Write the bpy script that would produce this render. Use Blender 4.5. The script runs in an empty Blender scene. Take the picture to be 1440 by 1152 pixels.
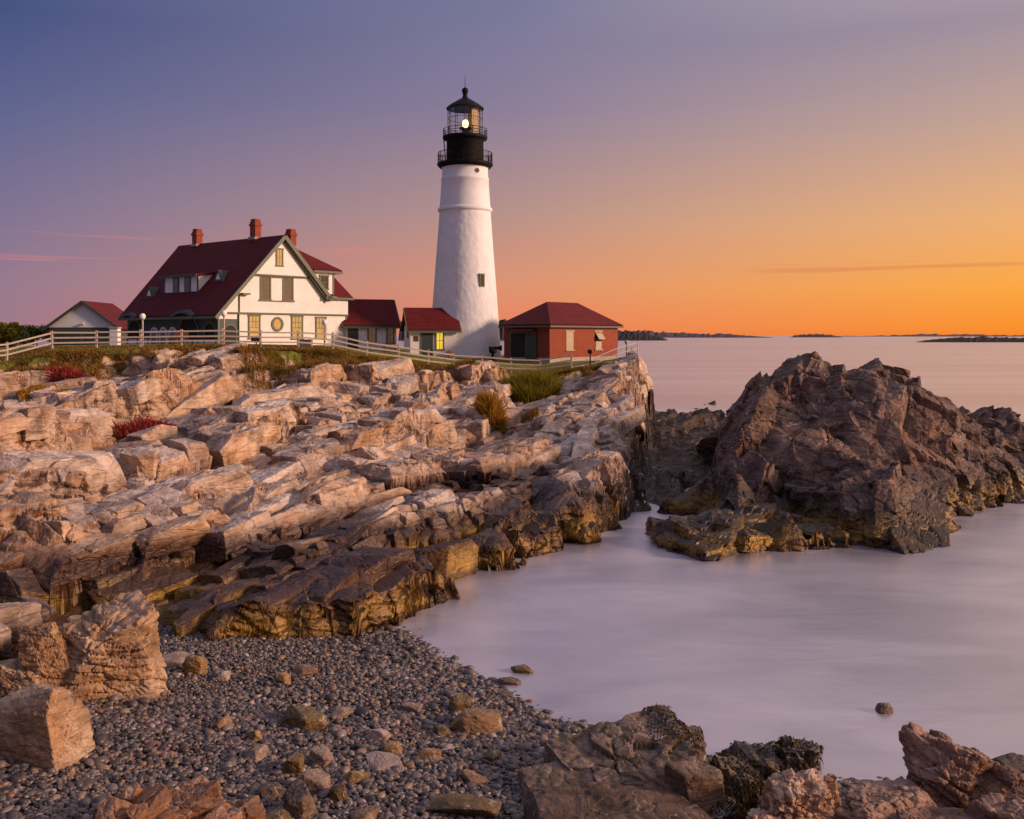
import bpy, bmesh, math, random
import numpy as np
from mathutils import Vector, Matrix

C = bpy.context.scene
COL = C.collection
FPX = 1400.0                       # focal length in photograph pixels (1440 wide)
CAMZ = 8.0
def P(px, py, Y):                  # photograph pixel + distance -> world point
    return ((px-720)/FPX*Y, Y, CAMZ-(py-472)/FPX*Y)

# ------------------------------------------------------------------ camera
cam = bpy.data.cameras.new('camera'); camo = bpy.data.objects.new('camera', cam); COL.objects.link(camo)
cam.sensor_width = 36; cam.lens = 36*FPX/1440; cam.shift_y = -104/1440
cam.clip_start = 0.5; cam.clip_end = 90000
camo.location = (0, 0, CAMZ); camo.rotation_euler = (math.radians(90), 0, 0)
C.camera = camo
C.view_settings.view_transform = 'Standard'; C.view_settings.look = 'None'
C.view_settings.exposure = 0; C.view_settings.gamma = 1
C.cycles.max_bounces = 5; C.cycles.transparent_max_bounces = 12
C.cycles.use_denoising = True

# ------------------------------------------------------------------ node helper
def lin(hexs):
    hexs = hexs.lstrip('#')
    v = [int(hexs[i:i+2], 16)/255 for i in (0, 2, 4)]
    return tuple(c/12.92 if c <= .04045 else ((c+.055)/1.055)**2.4 for c in v)+(1,)
class NT:
    def __init__(s, tree): s.t = tree; tree.nodes.clear()
    def n(s, typ, ins=None, **props):
        nd = s.t.nodes.new(typ)
        for k, v in props.items(): setattr(nd, k, v)
        for k, v in (ins or {}).items():
            sock = nd.inputs[k]
            if isinstance(v, bpy.types.NodeSocket): s.t.links.new(v, sock)
            else: sock.default_value = v
        return nd
    def math(s, op, a, b=None, clamp=False):
        ins = {0: a}
        if b is not None: ins[1] = b
        return s.n('ShaderNodeMath', ins, operation=op, use_clamp=clamp).outputs[0]
    def vmath(s, op, a, b=None):
        ins = {0: a}
        if b is not None: ins[1] = b
        nd = s.n('ShaderNodeVectorMath', ins, operation=op)
        return nd.outputs['Value'] if op in ('DOT_PRODUCT', 'LENGTH') else nd.outputs[0]
    def mix(s, f, a, b, mode='MIX'):
        nd = s.n('ShaderNodeMix', data_type='RGBA', blend_type=mode, clamp_factor=True)
        for i, v in ((0, f), (6, a), (7, b)):
            if isinstance(v, bpy.types.NodeSocket): s.t.links.new(v, nd.inputs[i])
            else: nd.inputs[i].default_value = v
        return nd.outputs[2]
    def rng(s, v, a, b, c=0., d=1., smooth=False):
        nd = s.n('ShaderNodeMapRange', {0: v, 1: a, 2: b, 3: c, 4: d}, clamp=True)
        if smooth: nd.interpolation_type = 'SMOOTHSTEP'
        return nd.outputs[0]
    def ramp(s, f, stops, interp='LINEAR'):
        nd = s.n('ShaderNodeValToRGB', {0: f}); cr = nd.color_ramp; cr.interpolation = interp
        while len(cr.elements) < len(stops): cr.elements.new(.5)
        for e, (p, c) in zip(cr.elements, stops): e.position = p; e.color = c
        return nd.outputs[0]
    def noise(s, vec, scale, detail=6, rough=.55, dist=0):
        return s.n('ShaderNodeTexNoise', {'Vector': vec, 'Scale': scale, 'Detail': detail, 'Roughness': rough, 'Distortion': dist}).outputs[0]

# ------------------------------------------------------------------ world: dusk sky, glow low on the right
SUN_AZ, SUN_EL = math.radians(101), math.radians(17)
GLOW_AZ = math.radians(72)
w = bpy.data.worlds.new('World'); C.world = w; w.use_nodes = True
N = NT(w.node_tree)
d = N.n('ShaderNodeTexCoord').outputs['Generated']
xyz = N.n('ShaderNodeSeparateXYZ', {0: d}); dz = xyz.outputs[2]
hor = N.vmath('NORMALIZE', N.vmath('MULTIPLY', d, (1, 1, 0)))
glow = N.vmath('DOT_PRODUCT', hor, (math.sin(GLOW_AZ), math.cos(GLOW_AZ), 0))
ez = N.rng(dz, 0, 1, 0, 1)
def skyramp(cols, zen, sq=1.):
    # photograph rows 472, 460, 400, 300, 150, 0 -> sine of elevation
    zs = [0, .009, .0514, .122, .224, .319]
    st = [(z*sq, lin(c)) for z, c in zip(zs, cols)]
    st += [(.55, zen[0]), (1, zen[1])]
    return N.ramp(ez, st)
ZL = (.22, .23, .37, 1); ZC = (.44, .42, .56, 1); ZR = (1.0, .80, .74, 1)
ZT = (.33, .32, .48, 1)
skyA = skyramp(['8f7488', '97788a', '90788f', '7a7194', '5a638f', '3e4f80'], (ZL, ZT), .89)
skyB = skyramp(['e57f58', 'ea8560', 'dd9472', 'b8928a', '8c7f99', '78789a'], (ZC, ZT))
skyC = skyramp(['f6882a', 'fb922e', 'fca844', 'edb075', 'c4a395', 'a0919f'], (ZR, ZT), .87)
f1 = N.rng(glow, -.20, .31, 0, 1); f2 = N.rng(glow, .31, .71, 0, 1)
sky = N.mix(f2, N.mix(f1, skyA, skyB), skyC)
# thin pink streaks of cloud low over the horizon
azi = N.math('ARCTAN2', xyz.outputs[0], xyz.outputs[1])
cv = N.n('ShaderNodeCombineXYZ', {0: N.math('MULTIPLY', azi, 2.2), 1: N.math('MULTIPLY', dz, 95.), 2: 3.7}).outputs[0]
cn = N.noise(cv, 1.6, 4, .5)
band = N.math('MULTIPLY', N.rng(dz, .045, .075, 0, 1, True), N.rng(dz, .088, .105, 1, 0, True))
cm = N.math('MULTIPLY', N.rng(cn, .60, .74, 0, .42, True), band)
sky = N.mix(cm, sky, lin('e8837c'))
zs_ = N.math('ADD', dz, N.math('MULTIPLY', N.math('SUBTRACT', cn, .5), .010))
st_ = N.math('MULTIPLY', N.math('MULTIPLY', N.rng(zs_, .0600, .0622, 0, 1, True), N.rng(zs_, .0630, .0665, 1, 0, True)), N.math('MULTIPLY', N.rng(azi, .20, .30, 0, 1, True), N.rng(azi, .42, .56, 1, 0, True)))
sky = N.mix(N.math('MULTIPLY', st_, .40), sky, lin('d0784c'))
N.n('ShaderNodeOutputWorld', {0: N.n('ShaderNodeBackground', {0: sky, 1: 1.0}).outputs[0]})

# ------------------------------------------------------------------ sun, low on the right
sd = bpy.data.lights.new('sun', 'SUN'); so = bpy.data.objects.new('sun', sd); COL.objects.link(so)
sd.energy = 4.1; sd.angle = math.radians(8); sd.color = (1, .67, .47)
sv = Vector((math.sin(SUN_AZ)*math.cos(SUN_EL), math.cos(SUN_AZ)*math.cos(SUN_EL), math.sin(SUN_EL)))
so.rotation_euler = sv.to_track_quat('Z', 'Y').to_euler()
so.location = sv*60

# ------------------------------------------------------------------ object helpers
def link(name, me, m=None, parent=None):
    o = bpy.data.objects.new(name, me); COL.objects.link(o)
    if m is not None: me.materials.append(m)
    if parent is not None: o.parent = parent
    return o
def tag(o, label=None, cat=None, group=None, kind=None):
    if label: o['label'] = label
    if cat: o['category'] = cat
    if group: o['group'] = group
    if kind: o['kind'] = kind
    return o
def thing(name, label, cat, loc=(0, 0, 0), rz=0., group=None):
    o = bpy.data.objects.new(name, None); COL.objects.link(o)
    o.location = loc; o.rotation_euler = (0, 0, rz); o.empty_display_size = .2
    return tag(o, label, cat, group)
def np_mesh(name, verts, faces, smooth=False):
    """verts (n,3), faces (m,k) arrays -> mesh"""
    verts = np.asarray(verts, np.float32); faces = np.asarray(faces, np.int32)
    me = bpy.data.meshes.new(name); m, k = faces.shape
    me.vertices.add(len(verts)); me.vertices.foreach_set('co', verts.ravel())
    me.loops.add(m*k); me.loops.foreach_set('vertex_index', faces.ravel())
    me.polygons.add(m); me.polygons.foreach_set('loop_start', np.arange(m, dtype=np.int32)*k)
    me.polygons.foreach_set('loop_total', np.full(m, k, np.int32))
    me.polygons.foreach_set('use_smooth', np.full(m, smooth))
    me.update(calc_edges=True); return me
class MB:
    """collects shapes for one mesh"""
    def __init__(s): s.v = []; s.f = []; s.sm = []
    def add(s, vs, fs, smooth=False):
        b = len(s.v); s.v += [tuple(v) for v in vs]; s.f += [tuple(b+i for i in f) for f in fs]; s.sm += [smooth]*len(fs); return s
    def box(s, x0, x1, y0, y1, z0, z1):
        vs = [(x, y, z) for z in (z0, z1) for y in (y0, y1) for x in (x0, x1)]
        return s.add(vs, [(0, 2, 3, 1), (4, 5, 7, 6), (0, 1, 5, 4), (2, 6, 7, 3), (0, 4, 6, 2), (1, 3, 7, 5)])
    def bar(s, a, b, w, h=None, up=(0, 0, 1)):
        a, b = Vector(a), Vector(b); h = h or w; t = (b-a).normalized(); u = Vector(up)
        if abs(t.dot(u)) > .98: u = Vector((0, 1, 0))
        x = t.cross(u).normalized()*w/2; y = x.cross(t).normalized()*h/2
        vs = [p+sx*x+sy*y for p in (a, b) for sx, sy in ((-1, -1), (1, -1), (1, 1), (-1, 1))]
        return s.add(vs, [(0, 3, 2, 1), (4, 5, 6, 7), (0, 1, 5, 4), (1, 2, 6, 5), (2, 3, 7, 6), (3, 0, 4, 7)])
    def tube(s, a, b, r, r2=None, seg=10):
        a, b = Vector(a), Vector(b); r2 = r if r2 is None else r2; t = (b-a).normalized()
        u = Vector((0, 0, 1)) if abs(t.z) < .9 else Vector((1, 0, 0))
        x = t.cross(u).normalized(); y = t.cross(x)
        vs = [p+(x*math.cos(i*2*math.pi/seg)+y*math.sin(i*2*math.pi/seg))*q for p, q in ((a, r), (b, r2)) for i in range(seg)]
        fs = [(i, i+seg, (i+1) % seg+seg, (i+1) % seg) for i in range(seg)]
        s.add(vs, fs, True)
        return s.add(vs, [tuple(range(seg)), tuple(range(2*seg-1, seg-1, -1))])
    def lathe(s, prof, seg=48, cx=0, cy=0, smooth=True):
        vs = [(cx+r*math.cos(k*2*math.pi/seg), cy+r*math.sin(k*2*math.pi/seg), z) for r, z in prof for k in range(seg)]
        fs = [(i*seg+k, i*seg+(k+1) % seg, (i+1)*seg+(k+1) % seg, (i+1)*seg+k) for i in range(len(prof)-1) for k in range(seg)]
        return s.add(vs, fs, smooth)
    def ring(s, R, z, r, seg=40, cx=0, cy=0, a0=0, a1=2*math.pi):
        n = seg
        for i in range(n):
            p = a0+(a1-a0)*i/n; q = a0+(a1-a0)*(i+1)/n
            s.bar((cx+R*math.cos(p), cy+R*math.sin(p), z), (cx+R*math.cos(q), cy+R*math.sin(q), z), r)
        return s
    def prism(s, poly, axis, a, b):
        """poly = 2D points; axis 'x': poly is (y,z) etc."""
        def pt(p, q): return {'x': (q, p[0], p[1]), 'y': (p[0], q, p[1]), 'z': (p[0], p[1], q)}[axis]
        n = len(poly); vs = [pt(p, a) for p in poly]+[pt(p, b) for p in poly]
        fs = [tuple(range(n-1, -1, -1)), tuple(range(n, 2*n))]+[(i, (i+1) % n, (i+1) % n+n, i+n) for i in range(n)]
        return s.add(vs, fs)
    def slab(s, quad, t):
        """flat polygon given thickness t along its normal (downwards)"""
        q = [Vector(p) for p in quad]; nrm = (q[1]-q[0]).cross(q[2]-q[0]).normalized()
        if nrm.z < 0: nrm = -nrm
        n = len(q); vs = q+[p-nrm*t for p in q]
        fs = [tuple(range(n)), tuple(range(2*n-1, n-1, -1))]+[(i, i+n, (i+1) % n+n, (i+1) % n) for i in range(n)]
        return s.add(vs, fs)
    def build(s, name, m=None, parent=None, bevel=0):
        me = bpy.data.meshes.new(name); me.from_pydata(s.v, [], s.f); me.update()
        me.polygons.foreach_set('use_smooth', s.sm)
        bm = bmesh.new(); bm.from_mesh(me); bmesh.ops.recalc_face_normals(bm, faces=bm.faces[:]); bm.to_mesh(me); bm.free()
        o = link(name, me, m, parent)
        if bevel:
            b = o.modifiers.new('bevel', 'BEVEL'); b.width = bevel; b.segments = 2; b.limit_method = 'ANGLE'
        return o

# ------------------------------------------------------------------ numpy noise
U = np.uint32
def hsh(ix, iy, iz, seed):
    with np.errstate(over='ignore'):
        h = (ix.astype(np.int64)*374761393+iy.astype(np.int64)*668265263+iz*2147483647+seed*1274126177+1013904223) & 0xffffffff
        h = ((h ^ (h >> 13))*1274126177) & 0xffffffff
        h = ((h ^ (h >> 15))*2246822519) & 0xffffffff
        h = h ^ (h >> 16)
    return h
def rnd(h, k): return (((h*(2654435761+2*k*40503+k)) >> 7) & 0xffff)/65535.
def vnoise(x, y, seed=0):
    ix = np.floor(x); iy = np.floor(y); fx = x-ix; fy = y-iy
    fx = fx*fx*(3-2*fx); fy = fy*fy*(3-2*fy)
    z = 0
    a = hsh(ix, iy, z, seed)/4294967295.; b = hsh(ix+1, iy, z, seed)/4294967295.
    c = hsh(ix, iy+1, z, seed)/4294967295.; e = hsh(ix+1, iy+1, z, seed)/4294967295.
    return (a*(1-fx)+b*fx)*(1-fy)+(c*(1-fx)+e*fx)*fy
def fbm(x, y, seed=0, oct=4, rough=.5):
    s = 0; a = 1; t = 0
    for i in range(oct):
        s = s+a*vnoise(x*2**i+7.3*i, y*2**i-3.1*i, seed+i); t += a; a *= rough
    return s/t
def worley2(x, y, seed, jit=.9):
    ix = np.floor(x); iy = np.floor(y)
    F1 = np.full(x.shape, 9.); F2 = np.full(x.shape, 9.)
    H = np.zeros(x.shape, np.int64); DX = np.zeros(x.shape); DY = np.zeros(x.shape)
    for j in (-1, 0, 1):
        for i in (-1, 0, 1):
            h = hsh(ix+i, iy+j, 0, seed)
            dx = x-(ix+i+.5+jit*(rnd(h, 1)-.5)); dy = y-(iy+j+.5+jit*(rnd(h, 2)-.5))
            dd = np.sqrt(dx*dx+dy*dy); m = dd < F1
            F2 = np.where(m, F1, np.minimum(F2, dd)); F1 = np.where(m, dd, F1)
            H = np.where(m, h, H); DX = np.where(m, dx, DX); DY = np.where(m, dy, DY)
    return F1, F2, H, DX, DY
def cells(x, y, seed, w, fn, jit=.9):
    """fn(cell id, dx, dy) of the nearest cell, eased into the next one over a border of width w"""
    ix = np.floor(x); iy = np.floor(y); big = 9.
    F1 = np.full(x.shape, big); F2 = np.full(x.shape, big); z = np.zeros(x.shape)
    H1 = np.zeros(x.shape, np.int64); H2 = H1.copy(); a1 = z.copy(); b1 = z.copy(); a2 = z.copy(); b2 = z.copy()
    for j in (-1, 0, 1):
        for i in (-1, 0, 1):
            h = hsh(ix+i, iy+j, 0, seed)
            dx = x-(ix+i+.5+jit*(rnd(h, 1)-.5)); dy = y-(iy+j+.5+jit*(rnd(h, 2)-.5))
            dd = np.sqrt(dx*dx+dy*dy); m = dd < F1; m2 = ~m & (dd < F2)
            F2 = np.where(m, F1, np.where(m2, dd, F2)); H2 = np.where(m, H1, np.where(m2, h, H2)); a2 = np.where(m, a1, np.where(m2, dx, a2)); b2 = np.where(m, b1, np.where(m2, dy, b2))
            F1 = np.where(m, dd, F1); H1 = np.where(m, h, H1); a1 = np.where(m, dx, a1); b1 = np.where(m, dy, b1)
    t = .5+.5*np.clip((F2-F1)/w, 0, 1)
    return fn(H1, a1, b1)*t+fn(H2, a2, b2)*(1-t), F2-F1, H1
def worley3(x, y, z, seed, jit=.9):
    ix = np.floor(x); iy = np.floor(y); iz = np.floor(z)
    F1 = np.full(x.shape, 9.); F2 = np.full(x.shape, 9.); H = np.zeros(x.shape, np.int64)
    for k in (-1, 0, 1):
        for j in (-1, 0, 1):
            for i in (-1, 0, 1):
                h = hsh(ix+i, iy+j, (iz+k).astype(np.int64), seed)
                dd = (x-(ix+i+.5+jit*(rnd(h, 1)-.5)))**2+(y-(iy+j+.5+jit*(rnd(h, 2)-.5)))**2+(z-(iz+k+.5+jit*(rnd(h, 3)-.5)))**2
                m = dd < F1
                F2 = np.where(m, F1, np.minimum(F2, dd)); F1 = np.where(m, dd, F1); H = np.where(m, h, H)
    return np.sqrt(F1), np.sqrt(F2), H
def sstep(a, b, x):
    t = np.clip((x-a)/(b-a), 0, 1); return t*t*(3-2*t)
def sdpoly(X, Y, poly):
    """signed distance, positive inside"""
    D = np.full(X.shape, 1e9); ins = np.zeros(X.shape, bool); n = len(poly)
    for i in range(n):
        ax, ay = poly[i]; bx, by = poly[(i+1) % n]
        ex, ey = bx-ax, by-ay; t = np.clip(((X-ax)*ex+(Y-ay)*ey)/(ex*ex+ey*ey+1e-12), 0, 1)
        D = np.minimum(D, np.hypot(X-ax-t*ex, Y-ay-t*ey))
        if ay != by:
            c = ((ay > Y) != (by > Y)) & (X < ex*(Y-ay)/(by-ay)+ax); ins ^= c
    return np.where(ins, D, -D)
# ------------------------------------------------------------------ materials
def material(name, fn):
    m = bpy.data.materials.new(name); m.use_nodes = True; N = NT(m.node_tree)
    sh = fn(N); N.n('ShaderNodeOutputMaterial', {0: sh}); return m
def bsdf(N, col, rough=.6, normal=None, metal=0., spec=.4, **kw):
    ins = {'Base Color': col, 'Roughness': rough, 'Metallic': metal, 'Specular IOR Level': spec}; ins.update(kw)
    if normal is not None: ins['Normal'] = normal
    return N.n('ShaderNodeBsdfPrincipled', ins).outputs[0]
def bump(N, h, st=.3, dist=.05, nrm=None):
    ins = {'Height': h, 'Strength': st, 'Distance': dist}
    if nrm is not None: ins['Normal'] = nrm
    return N.n('ShaderNodeBump', ins).outputs[0]
def paint(name, c, rough=.55, var=.12, scale=2., bs=.08):
    def fn(N):
        p = N.n('ShaderNodeTexCoord').outputs['Object']
        n = N.noise(p, scale, 6, .6); n2 = N.noise(p, scale*9, 3, .5)
        f = N.math('ADD', N.math('MULTIPLY', n, .7), N.math('MULTIPLY', n2, .3))
        lo = tuple(x*(1-var) for x in c[:3])+(1,); hi = tuple(min(1, x*(1+var)) for x in c[:3])+(1,)
        return bsdf(N, N.mix(N.rng(f, .3, .7), lo, hi), rough, bump(N, n2, bs, .02))
    return material(name, fn)

def rock(name, pale, mid, dark, tide=True, z_lo=1.45, z_hi=2.05, rust=.35, algae=1., sb=.20, strat=(1.3, -.7, 6.), scale=1.):
    def fn(N):
        g = N.n('ShaderNodeNewGeometry'); pos = g.outputs['Position']; o = N.n('ShaderNodeTexCoord').outputs['Object']
        big = N.noise(o, .22*scale, 5, .6); med = N.noise(o, 1.1*scale, 8, .62, .4); fine = N.noise(o, 7.*scale, 8, .65)
        # bedding streaks
        sv = N.n('ShaderNodeMapping', {'Vector': o, 'Rotation': (.35, .3, .45), 'Scale': (1.0, .35, 5.)}).outputs[0]
        st = N.noise(sv, 1.1*scale, 6, .6, 1.6)
        col = N.ramp(N.math('ADD', N.math('MULTIPLY', med, .72), N.math('MULTIPLY', st, .28)),
                     [(.33, dark), (.455, mid), (.56, pale), (.70, tuple(min(1, c*1.22) for c in pale[:3])+(1,))])
        col = N.mix(N.rng(big, .42, .66), col, N.mix(1., col, (.82, .70, .61, 1), 'MULTIPLY'))
        col = N.mix(N.rng(fine, .52, .72, 0, .45), col, N.mix(1., col, (.40, .36, .34, 1), 'MULTIPLY'))
        # rust stains
        ru = N.noise(N.vmath('ADD', o, (7, 3, 1)), .55*scale, 7, .62, .5)
        col = N.mix(N.rng(ru, .57, .70, 0, rust), col, (.36, .15, .05, 1))
        ri = g.outputs['Random Per Island']
        col = N.mix(1., col, N.ramp(ri, [(0, (.55, .48, .43, 1)), (.25, (.86, .81, .77, 1)), (.62, (1, 1, 1, 1)), (.85, (1.0, .90, .78, 1)), (1, (.74, .60, .48, 1))]), 'MULTIPLY')
        # orange-brown tint on the steep joint faces, broken up by noise
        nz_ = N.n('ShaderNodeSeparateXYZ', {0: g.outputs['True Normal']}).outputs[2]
        steep_tint = N.math('MULTIPLY', N.rng(nz_, .30, .75, 1, 0), N.rng(N.noise(N.vmath('ADD', o, (3, 11, 5)), .35*scale, 5, .6), .38, .58, .1, .75))
        col = N.mix(steep_tint, col, N.mix(1., col, (1.0, .78, .52, 1), 'MULTIPLY'))
        # crack lines
        mp = N.n('ShaderNodeMapping', {'Vector': o, 'Rotation': (.2, .3, .5), 'Scale': (1., .28, 2.4)}).outputs[0]
        nz = N.n('ShaderNodeTexNoise', {'Vector': o, 'Scale': 1.3*scale, 'Detail': 5}).outputs[1]
        wp = N.vmath('ADD', mp, N.vmath('MULTIPLY', nz, (.30, .30, .30)))
        ve = N.n('ShaderNodeTexVoronoi', {'Vector': wp, 'Scale': .8*scale}, feature='DISTANCE_TO_EDGE').outputs[0]
        ve2 = N.n('ShaderNodeTexVoronoi', {'Vector': wp, 'Scale': 3.1*scale}, feature='DISTANCE_TO_EDGE').outputs[0]
        cmk = N.rng(big, .38, .60, 0, 1)
        crk = N.math('MAXIMUM', N.math('MULTIPLY', N.rng(ve, 0, .022), N.rng(ve2, 0, .03, .78, 1.)), cmk)
        col = N.mix(N.math('SUBTRACT', 1., crk), col, N.mix(1., col, (.58, .52, .48, 1), 'MULTIPLY'))
        vn = N.noise(N.vmath('ADD', o, (2, 9, 4)), .9*scale, 3, .5, .8)
        vein = N.rng(N.math('ABSOLUTE', N.math('SUBTRACT', vn, .5)), .002, .012, .55, 0)
        col = N.mix(N.math('MULTIPLY', vein, N.rng(ru, .45, .6)), col, (.58, .52, .48, 1))
        rough = .72
        if tide:
            z = N.n('ShaderNodeSeparateXYZ', {0: pos}).outputs[2]
            zz = N.math('ADD', z, N.math('MULTIPLY', N.math('SUBTRACT', big, .5), -1.7))
            zz = N.math('ADD', zz, N.math('MULTIPLY', N.math('SUBTRACT', med, .5), -1.2))
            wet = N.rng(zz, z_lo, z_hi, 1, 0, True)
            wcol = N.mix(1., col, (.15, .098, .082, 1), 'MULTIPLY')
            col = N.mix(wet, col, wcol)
            al = N.math('MULTIPLY', N.rng(N.math('ADD', z, N.math('MULTIPLY', N.math('SUBTRACT', fine, .5), 1.2)), .4, 1.35, 1, 0, True),
                        N.math('MULTIPLY', N.rng(N.noise(o, .8, 6, .6), .36, .55, 0, algae), N.rng(N.n('ShaderNodeSeparateXYZ', {0: g.outputs['Normal']}).outputs[2], .35, .8, 1, .12)))
            col = N.mix(al, col, N.mix(med, (.12, .065, .012, 1), (.50, .28, .045, 1)))
            bk = N.rng(N.math('ADD', z, N.math('MULTIPLY', N.math('SUBTRACT', med, .5), .9)), .05, .38, 1, 0, True)
            col = N.mix(bk, col, N.mix(1., col, (.34, .27, .22, 1), 'MULTIPLY'))
            rough = N.rng(wet, 0, 1, .74, .48)
        h = N.math('ADD', N.math('MULTIPLY', med, .5), N.math('MULTIPLY', fine, .3))
        h = N.math('ADD', h, N.math('MULTIPLY', N.math('MULTIPLY', N.rng(ve, 0, .05), N.rng(ve2, 0, .07, .75, 1)), .35))
        h = N.math('ADD', h, N.math('MULTIPLY', st, sb))
        return bsdf(N, col, rough, bump(N, h, .7, .07/scale), spec=.35)
    return material(name, fn)
M = {}
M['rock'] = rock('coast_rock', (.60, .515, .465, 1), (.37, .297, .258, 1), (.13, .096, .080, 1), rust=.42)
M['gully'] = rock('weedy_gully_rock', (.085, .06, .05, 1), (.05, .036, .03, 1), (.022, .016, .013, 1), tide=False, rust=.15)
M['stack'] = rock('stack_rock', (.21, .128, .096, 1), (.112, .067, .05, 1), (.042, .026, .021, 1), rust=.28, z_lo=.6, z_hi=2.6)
M['boulder'] = rock('boulder_rock', (.48, .355, .24, 1), (.33, .225, .145, 1), (.20, .13, .08, 1), tide=False, rust=.5, scale=1.6, sb=.3)
M['red_rock'] = rock('red_rock', (.33, .195, .125, 1), (.21, .115, .07, 1), (.10, .05, .034, 1), tide=False, rust=.6, scale=2.)
M['pink_rock'] = rock('pink_rock', (.60, .46, .36, 1), (.42, .29, .20, 1), (.22, .12, .08, 1), tide=False, rust=.5, scale=2.)
M['brown_rock'] = rock('brown_rock', (.34, .22, .165, 1), (.22, .14, .105, 1), (.10, .06, .05, 1), tide=False, rust=.35, scale=1.6)
M['slab_rock'] = rock('slab_rock', (.25, .175, .135, 1), (.13, .09, .055, 1), (.055, .04, .02, 1), tide=False, rust=.3, scale=1.8, sb=1.6)
M['dark_stone'] = rock('dark_stone', (.17, .145, .135, 1), (.12, .098, .088, 1), (.06, .05, .045, 1), tide=False, rust=.15, scale=3.)
M['grey_stone'] = rock('grey_stone', (.33, .28, .265, 1), (.24, .20, .185, 1), (.13, .105, .097, 1), tide=False, rust=.12, scale=3.)
M['tan_stone'] = rock('tan_stone', (.33, .24, .16, 1), (.24, .17, .105, 1), (.18, .115, .065, 1), tide=False, rust=.3, scale=3.)
M['moss_stone'] = rock('moss_stone', (.21, .165, .085, 1), (.135, .105, .05, 1), (.065, .05, .025, 1), tide=False, rust=.1, scale=3.)
M['yellow_stone'] = rock('yellow_stone', (.36, .26, .12, 1), (.25, .18, .085, 1), (.17, .115, .05, 1), tide=False, rust=.2, scale=3.)
M['white_stone'] = rock('white_stone', (.46, .40, .385, 1), (.37, .32, .305, 1), (.3, .26, .26, 1), tide=False, rust=.05, scale=3.)

def _lawn(N):
    o = N.n('ShaderNodeTexCoord').outputs['Object']
    a = N.noise(o, .5, 6, .6); b = N.noise(o, 9, 6, .7)
    c = N.mix(N.rng(a, .35, .65), (.13, .155, .022, 1), (.26, .22, .04, 1))
    c = N.mix(N.rng(b, .4, .7, 0, .6), c, (.05, .065, .014, 1))
    return bsdf(N, c, .9, bump(N, b, .8, .15), spec=.1)
M['lawn'] = material('lawn_grass', _lawn)
def blade_mat(name, c1, c2, c3):
    def fn(N):
        o = N.n('ShaderNodeTexCoord').outputs['Object']
        r = N.n('ShaderNodeNewGeometry').outputs['Random Per Island']
        a = N.noise(o, .7, 4, .6)
        c = N.ramp(N.math('ADD', N.math('MULTIPLY', r, .6), N.math('MULTIPLY', a, .4)), [(.25, c1), (.5, c2), (.75, c3)])
        p = bsdf(N, c, .8, spec=.15)
        t = N.n('ShaderNodeBsdfTranslucent', {0: c}).outputs[0]
        return N.n('ShaderNodeMixShader', {0: .3, 1: p, 2: t}).outputs[0]
    return material(name, fn)
M['dry'] = blade_mat('dry_grass_blades', (.13, .11, .02, 1), (.28, .16, .035, 1), (.38, .19, .05, 1))
M['green'] = blade_mat('green_grass_blades', (.10, .11, .012, 1), (.24, .21, .02, 1), (.40, .27, .03, 1))
M['gold'] = blade_mat('golden_grass_blades', (.17, .11, .015, 1), (.42, .22, .025, 1), (.55, .27, .035, 1))
M['redleaf'] = blade_mat('red_leaves', (.14, .025, .02, 1), (.34, .035, .035, 1), (.42, .09, .06, 1))
M['dkgreen'] = blade_mat('dark_leaves', (.018, .025, .010, 1), (.035, .048, .015, 1), (.06, .07, .02, 1))
M['weed'] = blade_mat('seaweed', (.025, .017, .007, 1), (.065, .043, .012, 1), (.14, .09, .025, 1))

def _beach(N):
    o = N.n('ShaderNodeTexCoord').outputs['Object']
    v = N.n('ShaderNodeTexVoronoi', {'Vector': o, 'Scale': 11.}); c = N.ramp(v.outputs[1], [(0, (.05, .042, .04, 1)), (1, (.16, .13, .12, 1))])
    return bsdf(N, c, .6, bump(N, v.outputs[0], 1., .05), spec=.4)
M['beach'] = material('wet_gravel', _beach)
def _pebble(N):
    r = N.n('ShaderNodeNewGeometry').outputs['Random Per Island']; o = N.n('ShaderNodeTexCoord').outputs['Object']
    c = N.ramp(r, [(0, (.035, .028, .028, 1)), (.35, (.08, .062, .058, 1)), (.6, (.13, .10, .092, 1)), (.82, (.20, .155, .14, 1)), (.90, (.26, .17, .095, 1)), (.95, (.18, .08, .045, 1)), (1, (.42, .36, .33, 1))])
    n = N.noise(o, 22, 4, .6)
    c = N.mix(N.rng(n, .4, .7, 0, .5), c, N.mix(1., c, (.5, .46, .44, 1), 'MULTIPLY'))
    a = N.noise(o, .35, 4, .6)
    c = N.mix(N.rng(a, .58, .70, 0, .5), c, N.mix(1., c, (1.1, .62, .42, 1), 'MULTIPLY'))
    return bsdf(N, c, .42, bump(N, n, .2, .01), spec=.45)
M['pebble'] = material('pebbles', _pebble)

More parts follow.
